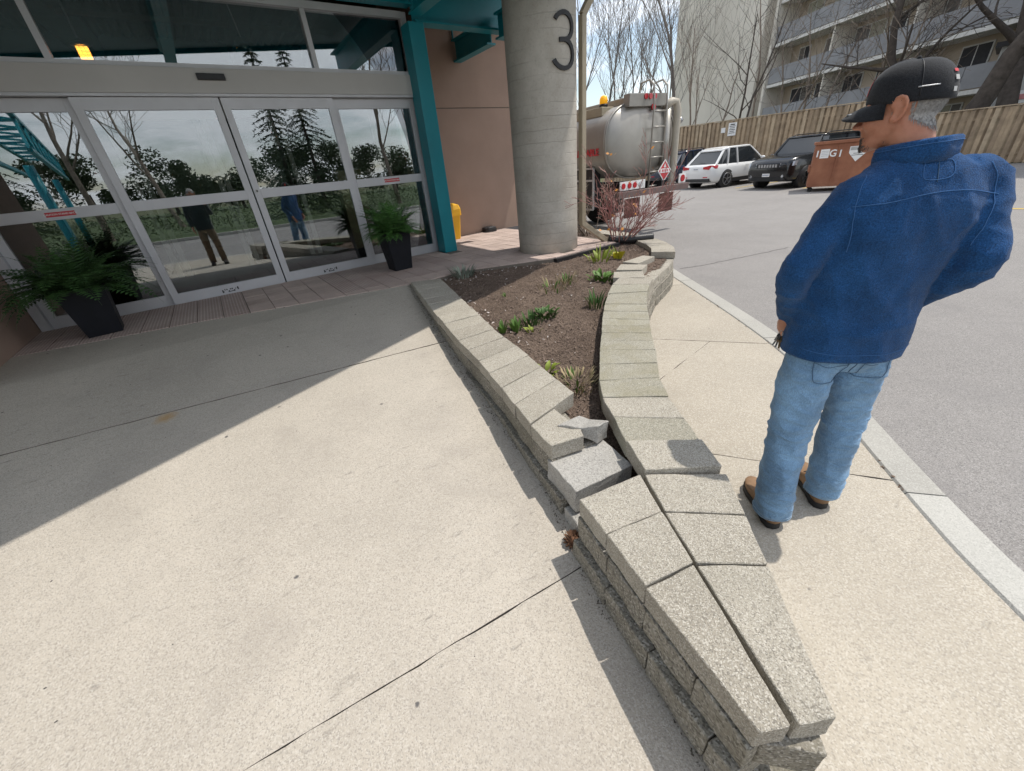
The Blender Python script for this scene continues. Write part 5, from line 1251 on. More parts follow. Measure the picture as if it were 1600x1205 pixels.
# red-twig shrub
rs = empty('red_twig_shrub', (5.03,4.28,soilz(5.03,4.28)), label='bare red-stemmed shrub growing by the drain pipe', cat='shrub')
R_ = random.Random(77); crown = MB(); stems_ = MB()
def twig(p, d, L, r, lev):
    n_ = 5; pts = [p.copy()]; q = p.copy(); dd = d.normalized()
    for i in range(n_): dd = (dd+Vector((R_.gauss(0,.10),R_.gauss(0,.10),R_.gauss(.02,.07)))).normalized(); q = q+dd*L/n_; pts.append(q.copy())
    (stems_ if lev == 0 else crown).tube(pts, [max(.0026,r*(1-.65*i/n_)) for i in range(n_+1)], 5 if lev == 0 else 3, False, lev == 0)
    if lev < 3:
        for j in range((5,3,2)[lev]):
            t = R_.uniform(.25,.98); i = min(int(t*n_),n_-1); s = pts[i].lerp(pts[i+1], t*n_-i); ax = (pts[i+1]-pts[i]).normalized(); o = Matrix.Rotation(R_.uniform(0,6.283),3,ax)@ax.orthogonal().normalized()
            twig(s, ax*.75+o*R_.uniform(.3,.75)+Vector((0,0,.15)), L*R_.uniform(.3,.55), r*.55, lev+1)
for i in range(17):
    a = R_.uniform(0,6.283); s = R_.uniform(.1,1.0); twig(Vector((5.03+math.cos(a)*.08,4.28+math.sin(a)*.08,.46)), Vector((math.cos(a)*s,math.sin(a)*s,1)), R_.uniform(.6,1.2), .009, 0)
n = N('red_bark'); n.col(n.mix(n.ramp(n.noise(4,3),[(.3,0),(.7,1)]), (.26,.085,.085), (.38,.22,.18))).set(rough=.6)
stems_.build('stems', n.m, rs, world=True, kind='stuff'); crown.build('twigs', n.m, rs, world=True, kind='stuff')
mb = MB()
for i in range(26):
    a = R_.uniform(0,6.283); p = Vector((5.03+R_.gauss(0,.25),4.28+R_.gauss(0,.25),R_.uniform(.6,1.75))); u = Vector((R_.gauss(0,1),R_.gauss(0,1),R_.gauss(0,1))).normalized()*.03; w = u.orthogonal()*.6
    mb.add([p-u,p+w,p+u,p-w],[(0,1,2,3)])
mb.build('last_leaves', leafm('orange_leaf',(.5,.22,.05)), rs, world=True, kind='stuff')
# second, lower brown shrub behind it
sh = empty('brown_shrub', (4.95,5.3,.5), label='low brown twiggy shrub behind the downspout', cat='shrub')
stems_, crown = MB(), MB()
for i in range(16):
    a = R_.uniform(0,6.283); s = R_.uniform(.2,.9); twig(Vector((5.35+math.cos(a)*.08,5.2+math.sin(a)*.08,.48)), Vector((math.cos(a)*s,math.sin(a)*s,1)), R_.uniform(.5,.9), .009, 0)
stems_.build('stems', bark['brown'], sh, world=True, kind='stuff'); crown.build('twigs', bark['brown'], sh, world=True, kind='stuff')

# dried cone in the gap of the broken wall, litter along the wall foot
cone = empty('dried_cone', (.80,.862,.205), label='small brown dried cone lying in the gap of the broken wall', cat='cone')
cm = plain('cone_brown', (.13,.065,.035), .9, var=.5, scale=60); R2 = random.Random(9)
mb = MB(); mb.sphere((.80,.862,.225), (.028,.028,.03), 10, 8); mb.build('core', cm, cone, world=True)
mb = MB()
for i in range(60):
    t = (i+.5)/60; ph = math.acos(1-1.6*t); th = i*2.39996; nrm = Vector((math.sin(ph)*math.cos(th), math.sin(ph)*math.sin(th), math.cos(ph))); p = Vector((.80,.862,.225))+nrm*.024
    tg = Vector((-math.sin(th),math.cos(th),0)); tip = p+nrm*.020+Vector((0,0,.006)); mb.add([p-tg*.006,p+tg*.006,tip+tg*.004,tip-tg*.004],[(0,1,2,3)])
mb.build('scales', cm, cone, world=True, kind='stuff')
foot = []
wlp = wall_line[:]
for a, b in zip(wlp, wlp[1:]): foot += [(a[0]-.03,a[1])]
reg = [(q[0]-.055,q[1]) for q in wlp] + [(q[0]+.02,q[1]) for q in wlp[::-1]]
scatter('wall_foot_litter', plain('dark_litter', (.10,.085,.068), .95, var=.5, scale=40), 2600, [(q[0]-.05-.03*((i*7)%3),q[1]) for i,q in enumerate(wlp)] + [(q[0]+.02,q[1]) for q in wlp[::-1]], (.003,.011), 'stuff', seed=12, lift=.004, zf=lambda x,y: min(.16+.09*(y-.3),FLOOR), label='dark dirt and bits of leaf along the foot of the straight wall', cat='litter')
kreg = offset(KIs,.012)[30:70]; kreg2 = offset(KIs,-.02)[30:70]
scatter('kerb_litter', plain('brown_litter', (.16,.11,.08), .95, var=.4, scale=40), 260, kreg+kreg2[::-1], (.006,.02), 'stuff', seed=14, lift=.0, zf=lambda x,y: .131, label='brown dirt caught in the joint along the kerb', cat='litter')
rg = [(-2,.6),(.6,.3),(.75,.8),(1.25,2.9),(1.5,4.4),(-1.5,5.2)]
scatter('pavement_grit', plain('dark_grit', (.06,.058,.055), .95, var=.4, scale=40), 120, rg, (.003,.009), 'stuff', seed=16, lift=.001, zf=lambda x,y: min(.16+.09*(y-.3),FLOOR), label='scattered dark grit on the concrete ramp', cat='grit')

# ------------------------------------------------------------------ what the glass mirrors: lane, verge, hedge and trees behind the camera
mb = MB(); mb.box(-60,40,-12.25,-12.05,-.02,.13); mb.build('far_kerb', M['curb'], kind='structure')
mb = MB(); mb.add([(-60,-12.25,.10),(-60,-60,.35),(40,-60,.35),(40,-12.25,.10)],[(0,1,2,3)]); mb.build('verge', plain('spring_grass', (.055,.085,.028), .95, var=.35, scale=2, bump=.6, bscale=30), kind='structure')
def leaf_cloud(mb, c, rad, n_, size, r, shell=.35):
    for i in range(n_):
        v = Vector((r.gauss(0,1),r.gauss(0,1),r.gauss(0,1))).normalized(); k = shell+(1-shell)*r.random()**.5
        p = Vector((c[0]+v.x*rad[0]*k, c[1]+v.y*rad[1]*k, c[2]+v.z*rad[2]*k)); u = Vector((r.gauss(0,1),r.gauss(0,1),r.gauss(0,.6))).normalized()*size*r.uniform(.6,1.3); w = u.orthogonal().normalized()*size*.5
        mb.add([p-u,p+w,p+u,p-w],[(0,1,2,3)])
r5 = random.Random(55); mb = MB()
for i in range(34): leaf_cloud(mb, (-26+i*1.55, -14.6+r5.uniform(-.3,.3), .75), (1.1,.75,r5.uniform(.55,.85)), 420, .06, r5)
mb.build('hedge', leafm('hedge_green', (.075,.11,.045)), kind='stuff', label='long low green hedge on the verge across the lane', cat='hedge')
def conifer(base, H, R0, seed, label):
    t = empty('conifer', base, label=label, cat='tree'); r = random.Random(seed); tr_, cr_ = MB(), MB()
    tr_.tube([(base[0],base[1],base[2]-.05),(base[0],base[1],base[2]+H)], [.16,.02], 8, False)
    z = .5
    while z < H-.2:
        k = 9; f = 1-z/H
        for j in range(k):
            a = r.uniform(0,6.283); L = R0*f*r.uniform(.75,1.15)+.15; p = Vector((base[0],base[1],base[2]+z)); d = Vector((math.cos(a),math.sin(a),-.12))
            n_ = max(4,int(L*7))
            for q in range(n_):
                t_ = (q+.6)/n_; c = p+d*L*t_+Vector((0,0,-.25*L*t_*t_))
                for s in range(3):
                    u = Vector((r.gauss(0,.6)+d.x*.5,r.gauss(0,.6)+d.y*.5,r.gauss(-.25,.3))).normalized()*r.uniform(.14,.26); w = u.orthogonal().normalized()*.035
                    cr_.add([c-w,c+w,c+u],[(0,1,2)])
        z += .30
    tr_.build('trunk', bark['dark'], t, world=True); cr_.build('crown', leafm('needle_green_%d' % seed, (.045,.07,.04)), t, world=True, kind='stuff')
conifer((5.2,-19,.12), 9.5, 2.3, 1, 'tall dark conifer standing alone on the verge across the lane'); conifer((8.0,-24,.15), 11, 2.6, 2, 'broad dark conifer between two bare trees on the verge'); conifer((-12,-33,.2), 12, 3.0, 3, 'distant conifer at the far end of the verge')
r6 = random.Random(66)
for i in range(9):
    mb = MB(); x = -22+i*6.5; t = empty('distant_tree', (x,-48,.3), label='one of the round dark trees in the far tree line across the lane', cat='tree', group='far tree line across the lane')
    for k in range(9): leaf_cloud(mb, (x+r6.uniform(-3.2,3.2),-48+r6.uniform(-2,2),r6.uniform(1.6,5.6)), (r6.uniform(1,2.2),1.6,r6.uniform(.8,1.7)), 380, .2, r6, .1)
    q = MB(); q.tube([(x,-48,.3),(x,-48,3)],[.2,.1],6,False); q.build('trunk', bark['dark'], t, world=True); mb.build('crown', leafm('far_leaf_%d'%i,(.085,.11,.065)), t, world=True, kind='stuff')
for i, (x,y,H,s) in enumerate(((-4.5,-17,8,71),(-1.5,-22,8.5,72),(11.5,-17,9,73),(14.5,-20,10,74),(18,-17,9,75),(22,-24,11,76),(-9,-20,9,77))):
    tree((x,y,.12), H, .16, s, 'brown', ('bare tree left of the dark conifer as one faces the lane','bare tree with fine twigs behind the hedge gap','bare tree nearest the dark conifer','tall bare tree between two others along the lane','leaning bare tree at the lane bend','tallest bare tree on the far verge','bare tree beside the teal truss')[i], None, forks=5, levels=3, spread=.5, upright=.4, minr=.010)
# ------------------------------------------------------------------ people
from mathutils.bvhtree import BVHTree
def ell(c, a, b, z=None, n_=20, e=2.3, tilt=(0,0)):
    """a rounded cross-section ring: half-width a (x), half-depth b (y) about c"""
    out = []
    for i in range(n_):
        t = 6.2832*i/n_; cs, sn = math.cos(t), math.sin(t); x = a*math.copysign(abs(cs)**(2/e), cs); y = b*math.copysign(abs(sn)**(2/e), sn)
        out.append((c[0]+x, c[1]+y, c[2]+x*tilt[0]+y*tilt[1]))
    return out
def limb_tube(mb, pts, rad, n_=16):
    P = smooth3(pts, 5); R_ = np.interp(np.linspace(0, len(rad)-1, len(P)), range(len(rad)), rad); mb.tube(P, list(R_), n_, True, True)
def smooth3(pts, n_=4):
    out = []; V = [Vector(p) for p in pts]
    for i in range(len(V)-1):
        p0, p1, p2, p3 = V[max(i-1,0)], V[i], V[i+1], V[min(i+2,len(V)-1)]
        for k in range(n_):
            t = k/n_; out.append(.5*((2*p1)+(p2-p0)*t+(2*p0-5*p1+4*p2-p3)*t*t+(3*p1-p0-3*p2+p3)*t**3))
    out.append(V[-1]); return out
def remesh(mb, voxel, smooth=4, disp=None):
    """melt overlapping pieces into one continuous skin, then shape its folds"""
    me = bpy.data.meshes.new('tmp'); me.from_pydata(mb.v, [], mb.f); o = bpy.data.objects.new('tmp', me); COL.objects.link(o)
    md = o.modifiers.new('r', 'REMESH'); md.mode = 'VOXEL'; md.voxel_size = voxel; md.use_smooth_shade = True
    if smooth: s = o.modifiers.new('s', 'SMOOTH'); s.factor = .5; s.iterations = smooth
    dg = bpy.context.evaluated_depsgraph_get(); out = bpy.data.meshes.new_from_object(o.evaluated_get(dg))
    bpy.data.objects.remove(o); bpy.data.meshes.remove(me)
    if disp is not None:
        out.update(); co = np.empty(len(out.vertices)*3); out.vertices.foreach_get('co', co); co = co.reshape(-1,3)
        nr = np.array([v.normal[:] for v in out.vertices]); co2 = co + nr*disp(co)[:,None]; out.vertices.foreach_set('co', co2.ravel())
    out.update(); out.polygons.foreach_set('use_smooth', [True]*len(out.polygons)); return out
def part(name, me, mat, parent, label=None):
    me.materials.clear(); me.materials.append(mat); me.name = name; o = bpy.data.objects.new(name, me); COL.objects.link(o); o.parent = parent
    if label: o['label'] = label
    return o
def bvh(me): return BVHTree.FromPolygons([v.co.copy() for v in me.vertices], [p.vertices[:] for p in me.polygons])
def seam(tree_, pts, d, r, mat, name, parent, lift=.001, dash=False):
    """a stitched line laid on a surface: pts are cast along d"""
    q = []
    for p in smooth3(pts, 6):
        h = tree_.ray_cast(Vector(p)-Vector(d)*.6, Vector(d))
        if h[0] is not None: q.append(h[0]+h[1]*lift)
    if len(q) > 2: mb = MB(); mb.tube(q, r, 5, True, True); return mb.build(name, mat, parent)
def patch(tree_, corners, d, mat, name, parent, lift=.003, n_=10):
    """a sewn-on panel lying on a surface"""
    a, b, c, e = [Vector(q) for q in corners]; grid = []
    for i in range(n_+1):
        for j in range(n_+1):
            p = a.lerp(b, j/n_).lerp(e.lerp(c, j/n_), i/n_); h = tree_.ray_cast(p-Vector(d)*.6, Vector(d))
            grid.append(h[0]+h[1]*(lift if 0 < i < n_ and 0 < j < n_ else .0002) if h[0] is not None else p)
    mb = MB(); mb.add(grid, [(i*(n_+1)+j, i*(n_+1)+j+1, (i+1)*(n_+1)+j+1, (i+1)*(n_+1)+j) for i in range(n_) for j in range(n_)], True); return mb.build(name, mat, parent)
def cloth(name, c, scale, var=.25, rough=.95, sheen=.3, bump=.5, big=7):
    n = N(name); a = n.mix(n.ramp(n.noise(big, 5, .6, n.obj()), [(.3,0),(.7,1)]), tuple(x*(1-var) for x in c), tuple(min(1,x*(1+var)) for x in c))
    a = n.mix(.7, a, n.ramp(n.noise(scale, 3, .7, n.obj()), [(.32,.18),(.68,.9)]), 'OVERLAY')
    n.col(a).set(rough=rough, spec=.15, **{'Sheen Weight': sheen, 'Sheen Roughness': .5}); n.bump(n.noise(scale, 3, .7, n.obj()), bump, .003); return n.m
def denim(name, c):
    n = N(name); o = n.obj()
    a = n.mix(n.ramp(n.noise(5, 6, .6, o), [(.30,0),(.72,1)]), tuple(x*.62 for x in c), tuple(min(1,x*1.42) for x in c))
    mp = n.new('ShaderNodeMapping'); mp.inputs['Scale'].default_value = (1,1,.25); n.link(o, mp.inputs[0])
    a = n.mix(.5, a, n.ramp(n.noise(420, 2, .6, mp.outputs[0]), [(.3,.3),(.7,.8)]), 'OVERLAY')
    n.col(a).set(rough=.9, spec=.15, **{'Sheen Weight': .15}); mp2 = n.new('ShaderNodeMapping'); mp2.inputs['Scale'].default_value = (9,9,26); n.link(o, mp2.inputs[0]); cr = n.math('ABSOLUTE', n.math('SUBTRACT', n.noise(1.0, 2, .5, mp2.outputs[0], .6), .5)); n.bump(n.ramp(cr, [(.0,1),(.09,0)]), .45, .006); n.bump(n.noise(600, 2, .6, o), .3, .001); return n.m
M['skin'] = N('skin'); s_ = M['skin']; s_.col(s_.mix(s_.ramp(s_.noise(30, 4, .6, s_.obj()), [(.3,0),(.7,1)]), (.40,.17,.105), (.50,.24,.16))).set(rough=.5, spec=.35, **{'Subsurface Weight': .08}); s_.bump(s_.noise(220,3,.6,s_.obj()), .15, .001); M['skin'] = s_.m
M['fleece'] = cloth('blue_fleece', (.013,.058,.160), 260, .22, 1.0, .12, 1.0, big=12)
M['fleece_stitch'] = plain('blue_stitching', (.04,.125,.30), .95)
M['denim'] = denim('washed_denim', (.155,.265,.40)); M['denim_stitch'] = plain('denim_stitching', (.05,.10,.17), .9); M['denim_light'] = plain('pale_denim_edge', (.30,.40,.50), .9)
M['boot'] = plain('tan_boot_leather', (.23,.135,.07), .65, var=.2, scale=14, bump=.2, bscale=90); M['sole'] = plain('black_sole', (.014,.014,.015), .7)
M['capcloth'] = cloth('black_cap_cloth', (.016,.017,.02), 300, .2, .85, .15, .3); M['hair'] = plain('short_grey_hair', (.30,.29,.28), .7, var=.45, scale=160, bump=.6, bscale=260)

def folds(co, items):
    d = np.zeros(len(co))
    for c, ax, freq, amp, rad, jit in items:
        v = co-np.array(c); w = np.exp(-(v**2).sum(1)/(rad*rad)); ax = np.array(ax)/np.linalg.norm(ax)
        nz_ = np.array([noise.noise(Vector(q)*jit) for q in co]) if jit else 0
        d += amp*w*np.sin(freq*(v@ax)+2.2*nz_)
    return d
def ridge(co, sx, sy, sz, amp, mask=None, seed=0.0, power=2.0):
    """irregular creases: sharp folds of stretched noise"""
    v = np.array([noise.noise(Vector((q[0]*sx+seed, q[1]*sy+seed*.7, q[2]*sz))) for q in co]); v = np.clip(1-np.abs(v)*2.6, 0, 1)**power
    return amp*v*(1 if mask is None else mask)
def near(co, items):
    w = np.zeros(len(co))
    for c, rad in items: w = np.maximum(w, np.exp(-((co-np.array(c))**2).sum(1)/(rad*rad)))
    return w
def soft(co, scale, amp):
    return amp*np.array([noise.noise(Vector((q[0]*scale, q[1]*scale, q[2]*scale*.55))) for q in co])

def head_mesh(mb, c, yaw, pitch=0.0, s=1.0):
    """cranium, jaw, nose, brow, ears, neck joined later into the body"""
    Rz = Matrix.Rotation(yaw, 3, 'Z') @ Matrix.Rotation(pitch, 3, 'X')
    def T(p): v = Rz @ (Vector(p)*s); return (c[0]+v.x, c[1]+v.y, c[2]+v.z)
    def ball(p, r, n_=16, m_=12):
        t = MB(); t.sphere((0,0,0), r, n_, m_); mb.add([T(Vector(v)+Vector(p)) for v in t.v], t.f)
    ball((0,-.012,.030), (.074,.092,.086)); ball((0,.022,-.02), (.062,.068,.078)); ball((0,.048,-.070), (.044,.040,.032)); ball((0,.070,-.086), (.022,.020,.020))
    ball((0,.068,.022), (.052,.022,.018)); ball((-.036,.060,-.022), (.024,.024,.026)); ball((.036,.060,-.022), (.024,.024,.026)); ball((0,.074,-.052), (.026,.018,.018))
    t = MB(); t.loft([[T((x*w_, y, z)) for x, y, z in ((-1,.06,z0),(0,yt,z0),(1,.06,z0),(0,.05,z0))] for z0, w_, yt in ((.020,.008,.088),(.0,.011,.100),(-.016,.014,.115),(-.026,.018,.118),(-.034,.016,.104),(-.037,.010,.090))], True, True); mb.add(t.v, t.f)
    ball((0,.108,-.026), (.012,.012,.010)); ball((-.013,.098,-.029), (.008,.012,.008)); ball((.013,.098,-.029), (.008,.012,.008))
    ball((0,.084,-.045), (.020,.010,.006)); ball((0,.083,-.056), (.018,.010,.006))
    for sx in (-1,1):
        t = MB(); path = [(sx*.073,.012,-.028),(sx*.079,-.004,-.034),(sx*.084,-.018,-.018),(sx*.088,-.025,.004),(sx*.088,-.021,.022),(sx*.084,-.007,.029),(sx*.077,.008,.022),(sx*.073,.012,.004)]
        t.tube([T(p) for p in smooth3(path, 3)], .0052*s, 8, True, True); mb.add(t.v, t.f); ball((sx*.076,-.008,.002), (.007,.018,.028), 12, 10); ball((sx*.077,.004,-.024), (.007,.009,.010), 8, 6)
    return T
def hand_mesh(mb, wrist, fdir, palm_n, side, L=.185, curl=.9):
    """palm and five bent fingers from a wrist along fdir"""
    f = Vector(fdir).normalized(); nrm = (Vector(palm_n)-f*Vector(palm_n).dot(f)).normalized(); lat = f.cross(nrm).normalized()*side; w = Vector(wrist)
    mb.loft([[w+f*a*L+lat*x*wd+nrm*y*th for x, y in ((-1,-.6),(-.5,-1),(.5,-1),(1,-.6),(1,.6),(.5,1),(-.5,1),(-1,.6))] for a, wd, th in ((-.05,.026,.020),(.08,.030,.017),(.3,.042,.016),(.48,.043,.013),(.53,.040,.010))], True, True)
    for k, (x, ln) in enumerate(((-.032,.40),(-.011,.46),(.010,.43),(.030,.34))):
        p = w+f*L*.46+lat*x; d = f.copy(); pts = [p.copy()]
        for j in range(3): d = (d+nrm*curl*(.35+.2*j)).normalized(); p = p+d*L*ln*(.45,.32,.23)[j]; pts.append(p.copy())
        mb.tube(pts, [.0095,.0092,.0085,.007], 8, True, True)
    p = w+f*L*.12-lat*.030; d = (f*.7-lat*.75+nrm*.3).normalized(); pts = [p.copy()]
    for j in range(3): d = (d+f*.35).normalized(); p = p+d*L*(.2,.18,.14)[j]; pts.append(p.copy())
    mb.tube(pts, [.014,.012,.0105,.008], 8, True, True)

def figure(J, root, coat, coat_stitch, trousers, shoe, sole, hairm, fine=1.0):
    """J: joints in the figure's own frame (x right, y forward, z up)"""
    V = lambda k: Vector(J[k])
    # --- body: one skin from head to feet
    b = MB(); Th = head_mesh(b, J['head'], J['head_yaw'], J.get('head_pitch', 0), 1.0)
    limb_tube(b, [J['chest'], (V('chest')+V('neck'))/2+Vector((0,-.01,.05)), J['neck'], V('neck').lerp(V('head'),.45)+Vector((0,-.012,0)), V('neck').lerp(V('head'),.8)], [.10,.075,.058,.056,.058])
    b.loft([ell(J['pelvis'],.12,.08), ell(V('pelvis').lerp(V('chest'),.5),.12,.08), ell(J['chest'],.14,.085), ell(V('chest')+Vector((0,0,.10)),.10,.06)], True, True)
    for s in 'LR':
        limb_tube(b, [J['sh'+s], J['el'+s], J['wr'+s]], [.034,.030,.024]); b.tube([V('chest')+Vector((0,0,.06)), J['sh'+s]], [.05,.034], 12)
        limb_tube(b, [V('hip'+s), J['kn'+s], J['an'+s]], [.06,.048,.03]); b.tube([V('pelvis'), V('hip'+s)], [.07,.06], 12); b.tube([J['an'+s], V('an'+s)+Vector((J['foot'+s][0]*.1, J['foot'+s][1]*.1, -.05))], [.028,.024], 10)
        hand_mesh(b, J['wr'+s], J['hd'+s][0], J['hd'+s][1], J['hd'+s][2], curl=J['hd'+s][3])
    bm_ = remesh(b, .0045/fine, 3); bo = part('body', bm_, M['skin'], root)
    # --- coat
    c = MB(); ch, pv = V('chest'), V('pelvis'); hz = J['hem']
    secs = J['coat']; c.loft([ell((x, y, z), a, d, None, 28, e, t) for (x, y, z, a, d, e, t) in secs], True, True)
    for s, sg in (('L',-1),('R',1)):
        limb_tube(c, [V('sh'+s)+Vector((-sg*.07,0,.005)), V('sh'+s)+Vector((sg*.012,0,-.015)), V('sh'+s).lerp(V('el'+s),.5)+Vector((sg*.008,0,0)), J['el'+s], V('el'+s).lerp(V('wr'+s),.5), V('wr'+s).lerp(V('el'+s),.06)], [.070,.067,.060,.057,.053,.042], 20)
    def cd(co):
        d = soft(co, 6, .006) + soft(co, 14, .0025)
        arm = near(co, [(J['el'+s], .13) for s in 'LR'] + [(V('wr'+s).lerp(V('el'+s),.2), .08) for s in 'LR'])
        low = near(co, [((0,-.12,hz+.08), .22), ((-.17,0,hz+.16), .16), ((.17,0,hz+.16), .16)]); pit = near(co, [(V('sh'+s)*.85+V('pelvis')*.15, .15) for s in 'LR'])
        d += ridge(co, 8, 8, 20, .007, arm, 3.1, 1.5) + ridge(co, 7, 7, 13, .007, low, 7.7, 1.4) + ridge(co, 13, 10, 9, .010, pit, 1.3) + ridge(co, 5, 5, 4, .003, None, 5.0)
        rot = np.stack([co[:,0]*.86+co[:,2]*.5, co[:,1], co[:,2]*.86-co[:,0]*.5], 1); d += ridge(rot, 11, 6, 2.6, .009, near(co, [((.02,-.12,1.08), .30)]), 9.3, 1.6)
        return d - .006
    cm_ = remesh(c, .0085/fine, 5, cd)
    bmm = bmesh.new(); bmm.from_mesh(cm_)       # open the hem and the neck
    bmesh.ops.delete(bmm, geom=[f for f in bmm.faces if f.calc_center_median().z < J['hemz'](f.calc_center_median())], context='FACES'); bmm.to_mesh(cm_); bmm.free()
    co = part('jacket', cm_, coat, root); md = co.modifiers.new('thick','SOLIDIFY'); md.thickness = .006; md.offset = -1
    # --- trousers
    t = MB(); pz = J['pelvis'][2]
    t.loft([ell((x,y,z),a,d,None,26,2.2) for (x,y,z,a,d) in J['seat']], True, True)
    for s in 'LR':
        h, k, a = V('hip'+s), V('kn'+s), V('an'+s); limb_tube(t, [h+Vector((0,-.01,.02)), h.lerp(k,.35), h.lerp(k,.75), k, k.lerp(a,.45), a+Vector((0,-.005,.05)), a+Vector((0,-.008,-.045))], [.094,.094,.084,.079,.077,.073,.072], 20)
    def td(co):
        d = soft(co, 7, .006) + soft(co, 20, .002)
        kn = near(co, [(V('kn'+s)+Vector((0,-.03,.0)), .15) for s in 'LR']); an = near(co, [(V('an'+s)+Vector((0,0,.07)), .13) for s in 'LR']); st_ = near(co, [(V('hip'+s)+Vector((0,-.06,-.12)), .11) for s in 'LR'])
        d += ridge(co, 9, 9, 22, .008, kn, 2.2, 2.0) + ridge(co, 9, 9, 24, .010, an, 4.4, 2.0) + ridge(co, 16, 9, 22, .010, st_, 6.1) + ridge(co, 7, 7, 9, .006, None, 8.8)
        return d - .004
    tm = remesh(t, .0075/fine, 4, td)
    bmm = bmesh.new(); bmm.from_mesh(tm); zc = {s: J['an'+s][2]-.033 for s in 'LR'}
    bmesh.ops.delete(bmm, geom=[f for f in bmm.faces if f.calc_center_median().z < (zc['L'] if f.calc_center_median().x < 0 else zc['R'])], context='FACES'); bmm.to_mesh(tm); bmm.free()
    tr_ = part('trousers', tm, trousers, root); md = tr_.modifiers.new('thick','SOLIDIFY'); md.thickness = .004; md.offset = -1
    # --- footwear
    for s in 'LR':
        heel, toe = Vector((*J['heel'+s],0)), Vector((*J['toe'+s],0)); ax_ = (toe-heel); Lf = ax_.length; ax_.normalize(); lt = Vector((ax_.y,-ax_.x,0)); sg = -1 if s == 'L' else 1
        def out(f_, z, gr=0.0, lift=0.0):
            pts = []
            prof = [(0,.0),(.03,.026),(.12,.036),(.30,.034),(.48,.038),(.66,.047),(.82,.046),(.93,.034),(.985,.016),(1.0,.0)]
            for t_, w_ in prof: pts.append(heel+ax_*Lf*t_+lt*(w_*f_+gr*(w_>0))+Vector((0,0,z)))
            for t_, w_ in prof[-2:0:-1]: pts.append(heel+ax_*Lf*t_-lt*(w_*f_+gr*(w_>0))+Vector((0,0,z)))
            return pts
        bt_ = empty('boot', heel); bt_.parent = root; inv = lambda L_: [[q-heel for q in r] for r in L_]
        q = MB(); q.loft(inv([out(.97,.0),out(1.05,.004),out(1.07,.012),out(1.06,.030),out(1.0,.034)]), True, True); q.build('sole', sole, bt_)
        n_ = len(out(1,0)); prof_t = [0,.03,.12,.30,.48,.66,.82,.93,.985,1.0]; tt = prof_t+prof_t[-2:0:-1]
        rings = [out(.98,.033), out(1.0,.05)]
        for lev in range(1,6):
            k = lev/5; r = out(1.0,.05); nr_ = []
            for p, t_ in zip(r, tt):
                top = .135 if t_ < .42 else .135-.075*min(1,(t_-.42)/.35)
                z = .05+(top-.05)*k; base = heel+ax_*Lf*(.05+.33*min(t_,.9)) ; cen_ = heel+ax_*Lf*(.24 if t_ < .5 else .24+.36*(t_-.5)*2)
                sh_ = k*k*(.30 if t_ < .45 else .55); nr_.append(Vector((p.x+(cen_.x-p.x)*sh_, p.y+(cen_.y-p.y)*sh_, z)))
            rings.append(nr_)
        q = MB(); q.loft(inv(rings), True, True); q.build('upper', shoe, bt_)
        q = MB()
        for j in range(4):
            t_ = .36+j*.085; z = .128-j*.018; p = heel+ax_*Lf*t_; q.tube([p-lt*.028-heel+Vector((0,0,z-.012)), p-heel+Vector((0,0,z+.006)), p+lt*.028+ax_*.012-heel+Vector((0,0,z-.012))], .0022, 5)
        q.build('laces', M['dark'], bt_)
    return bo, co, tr_, Th

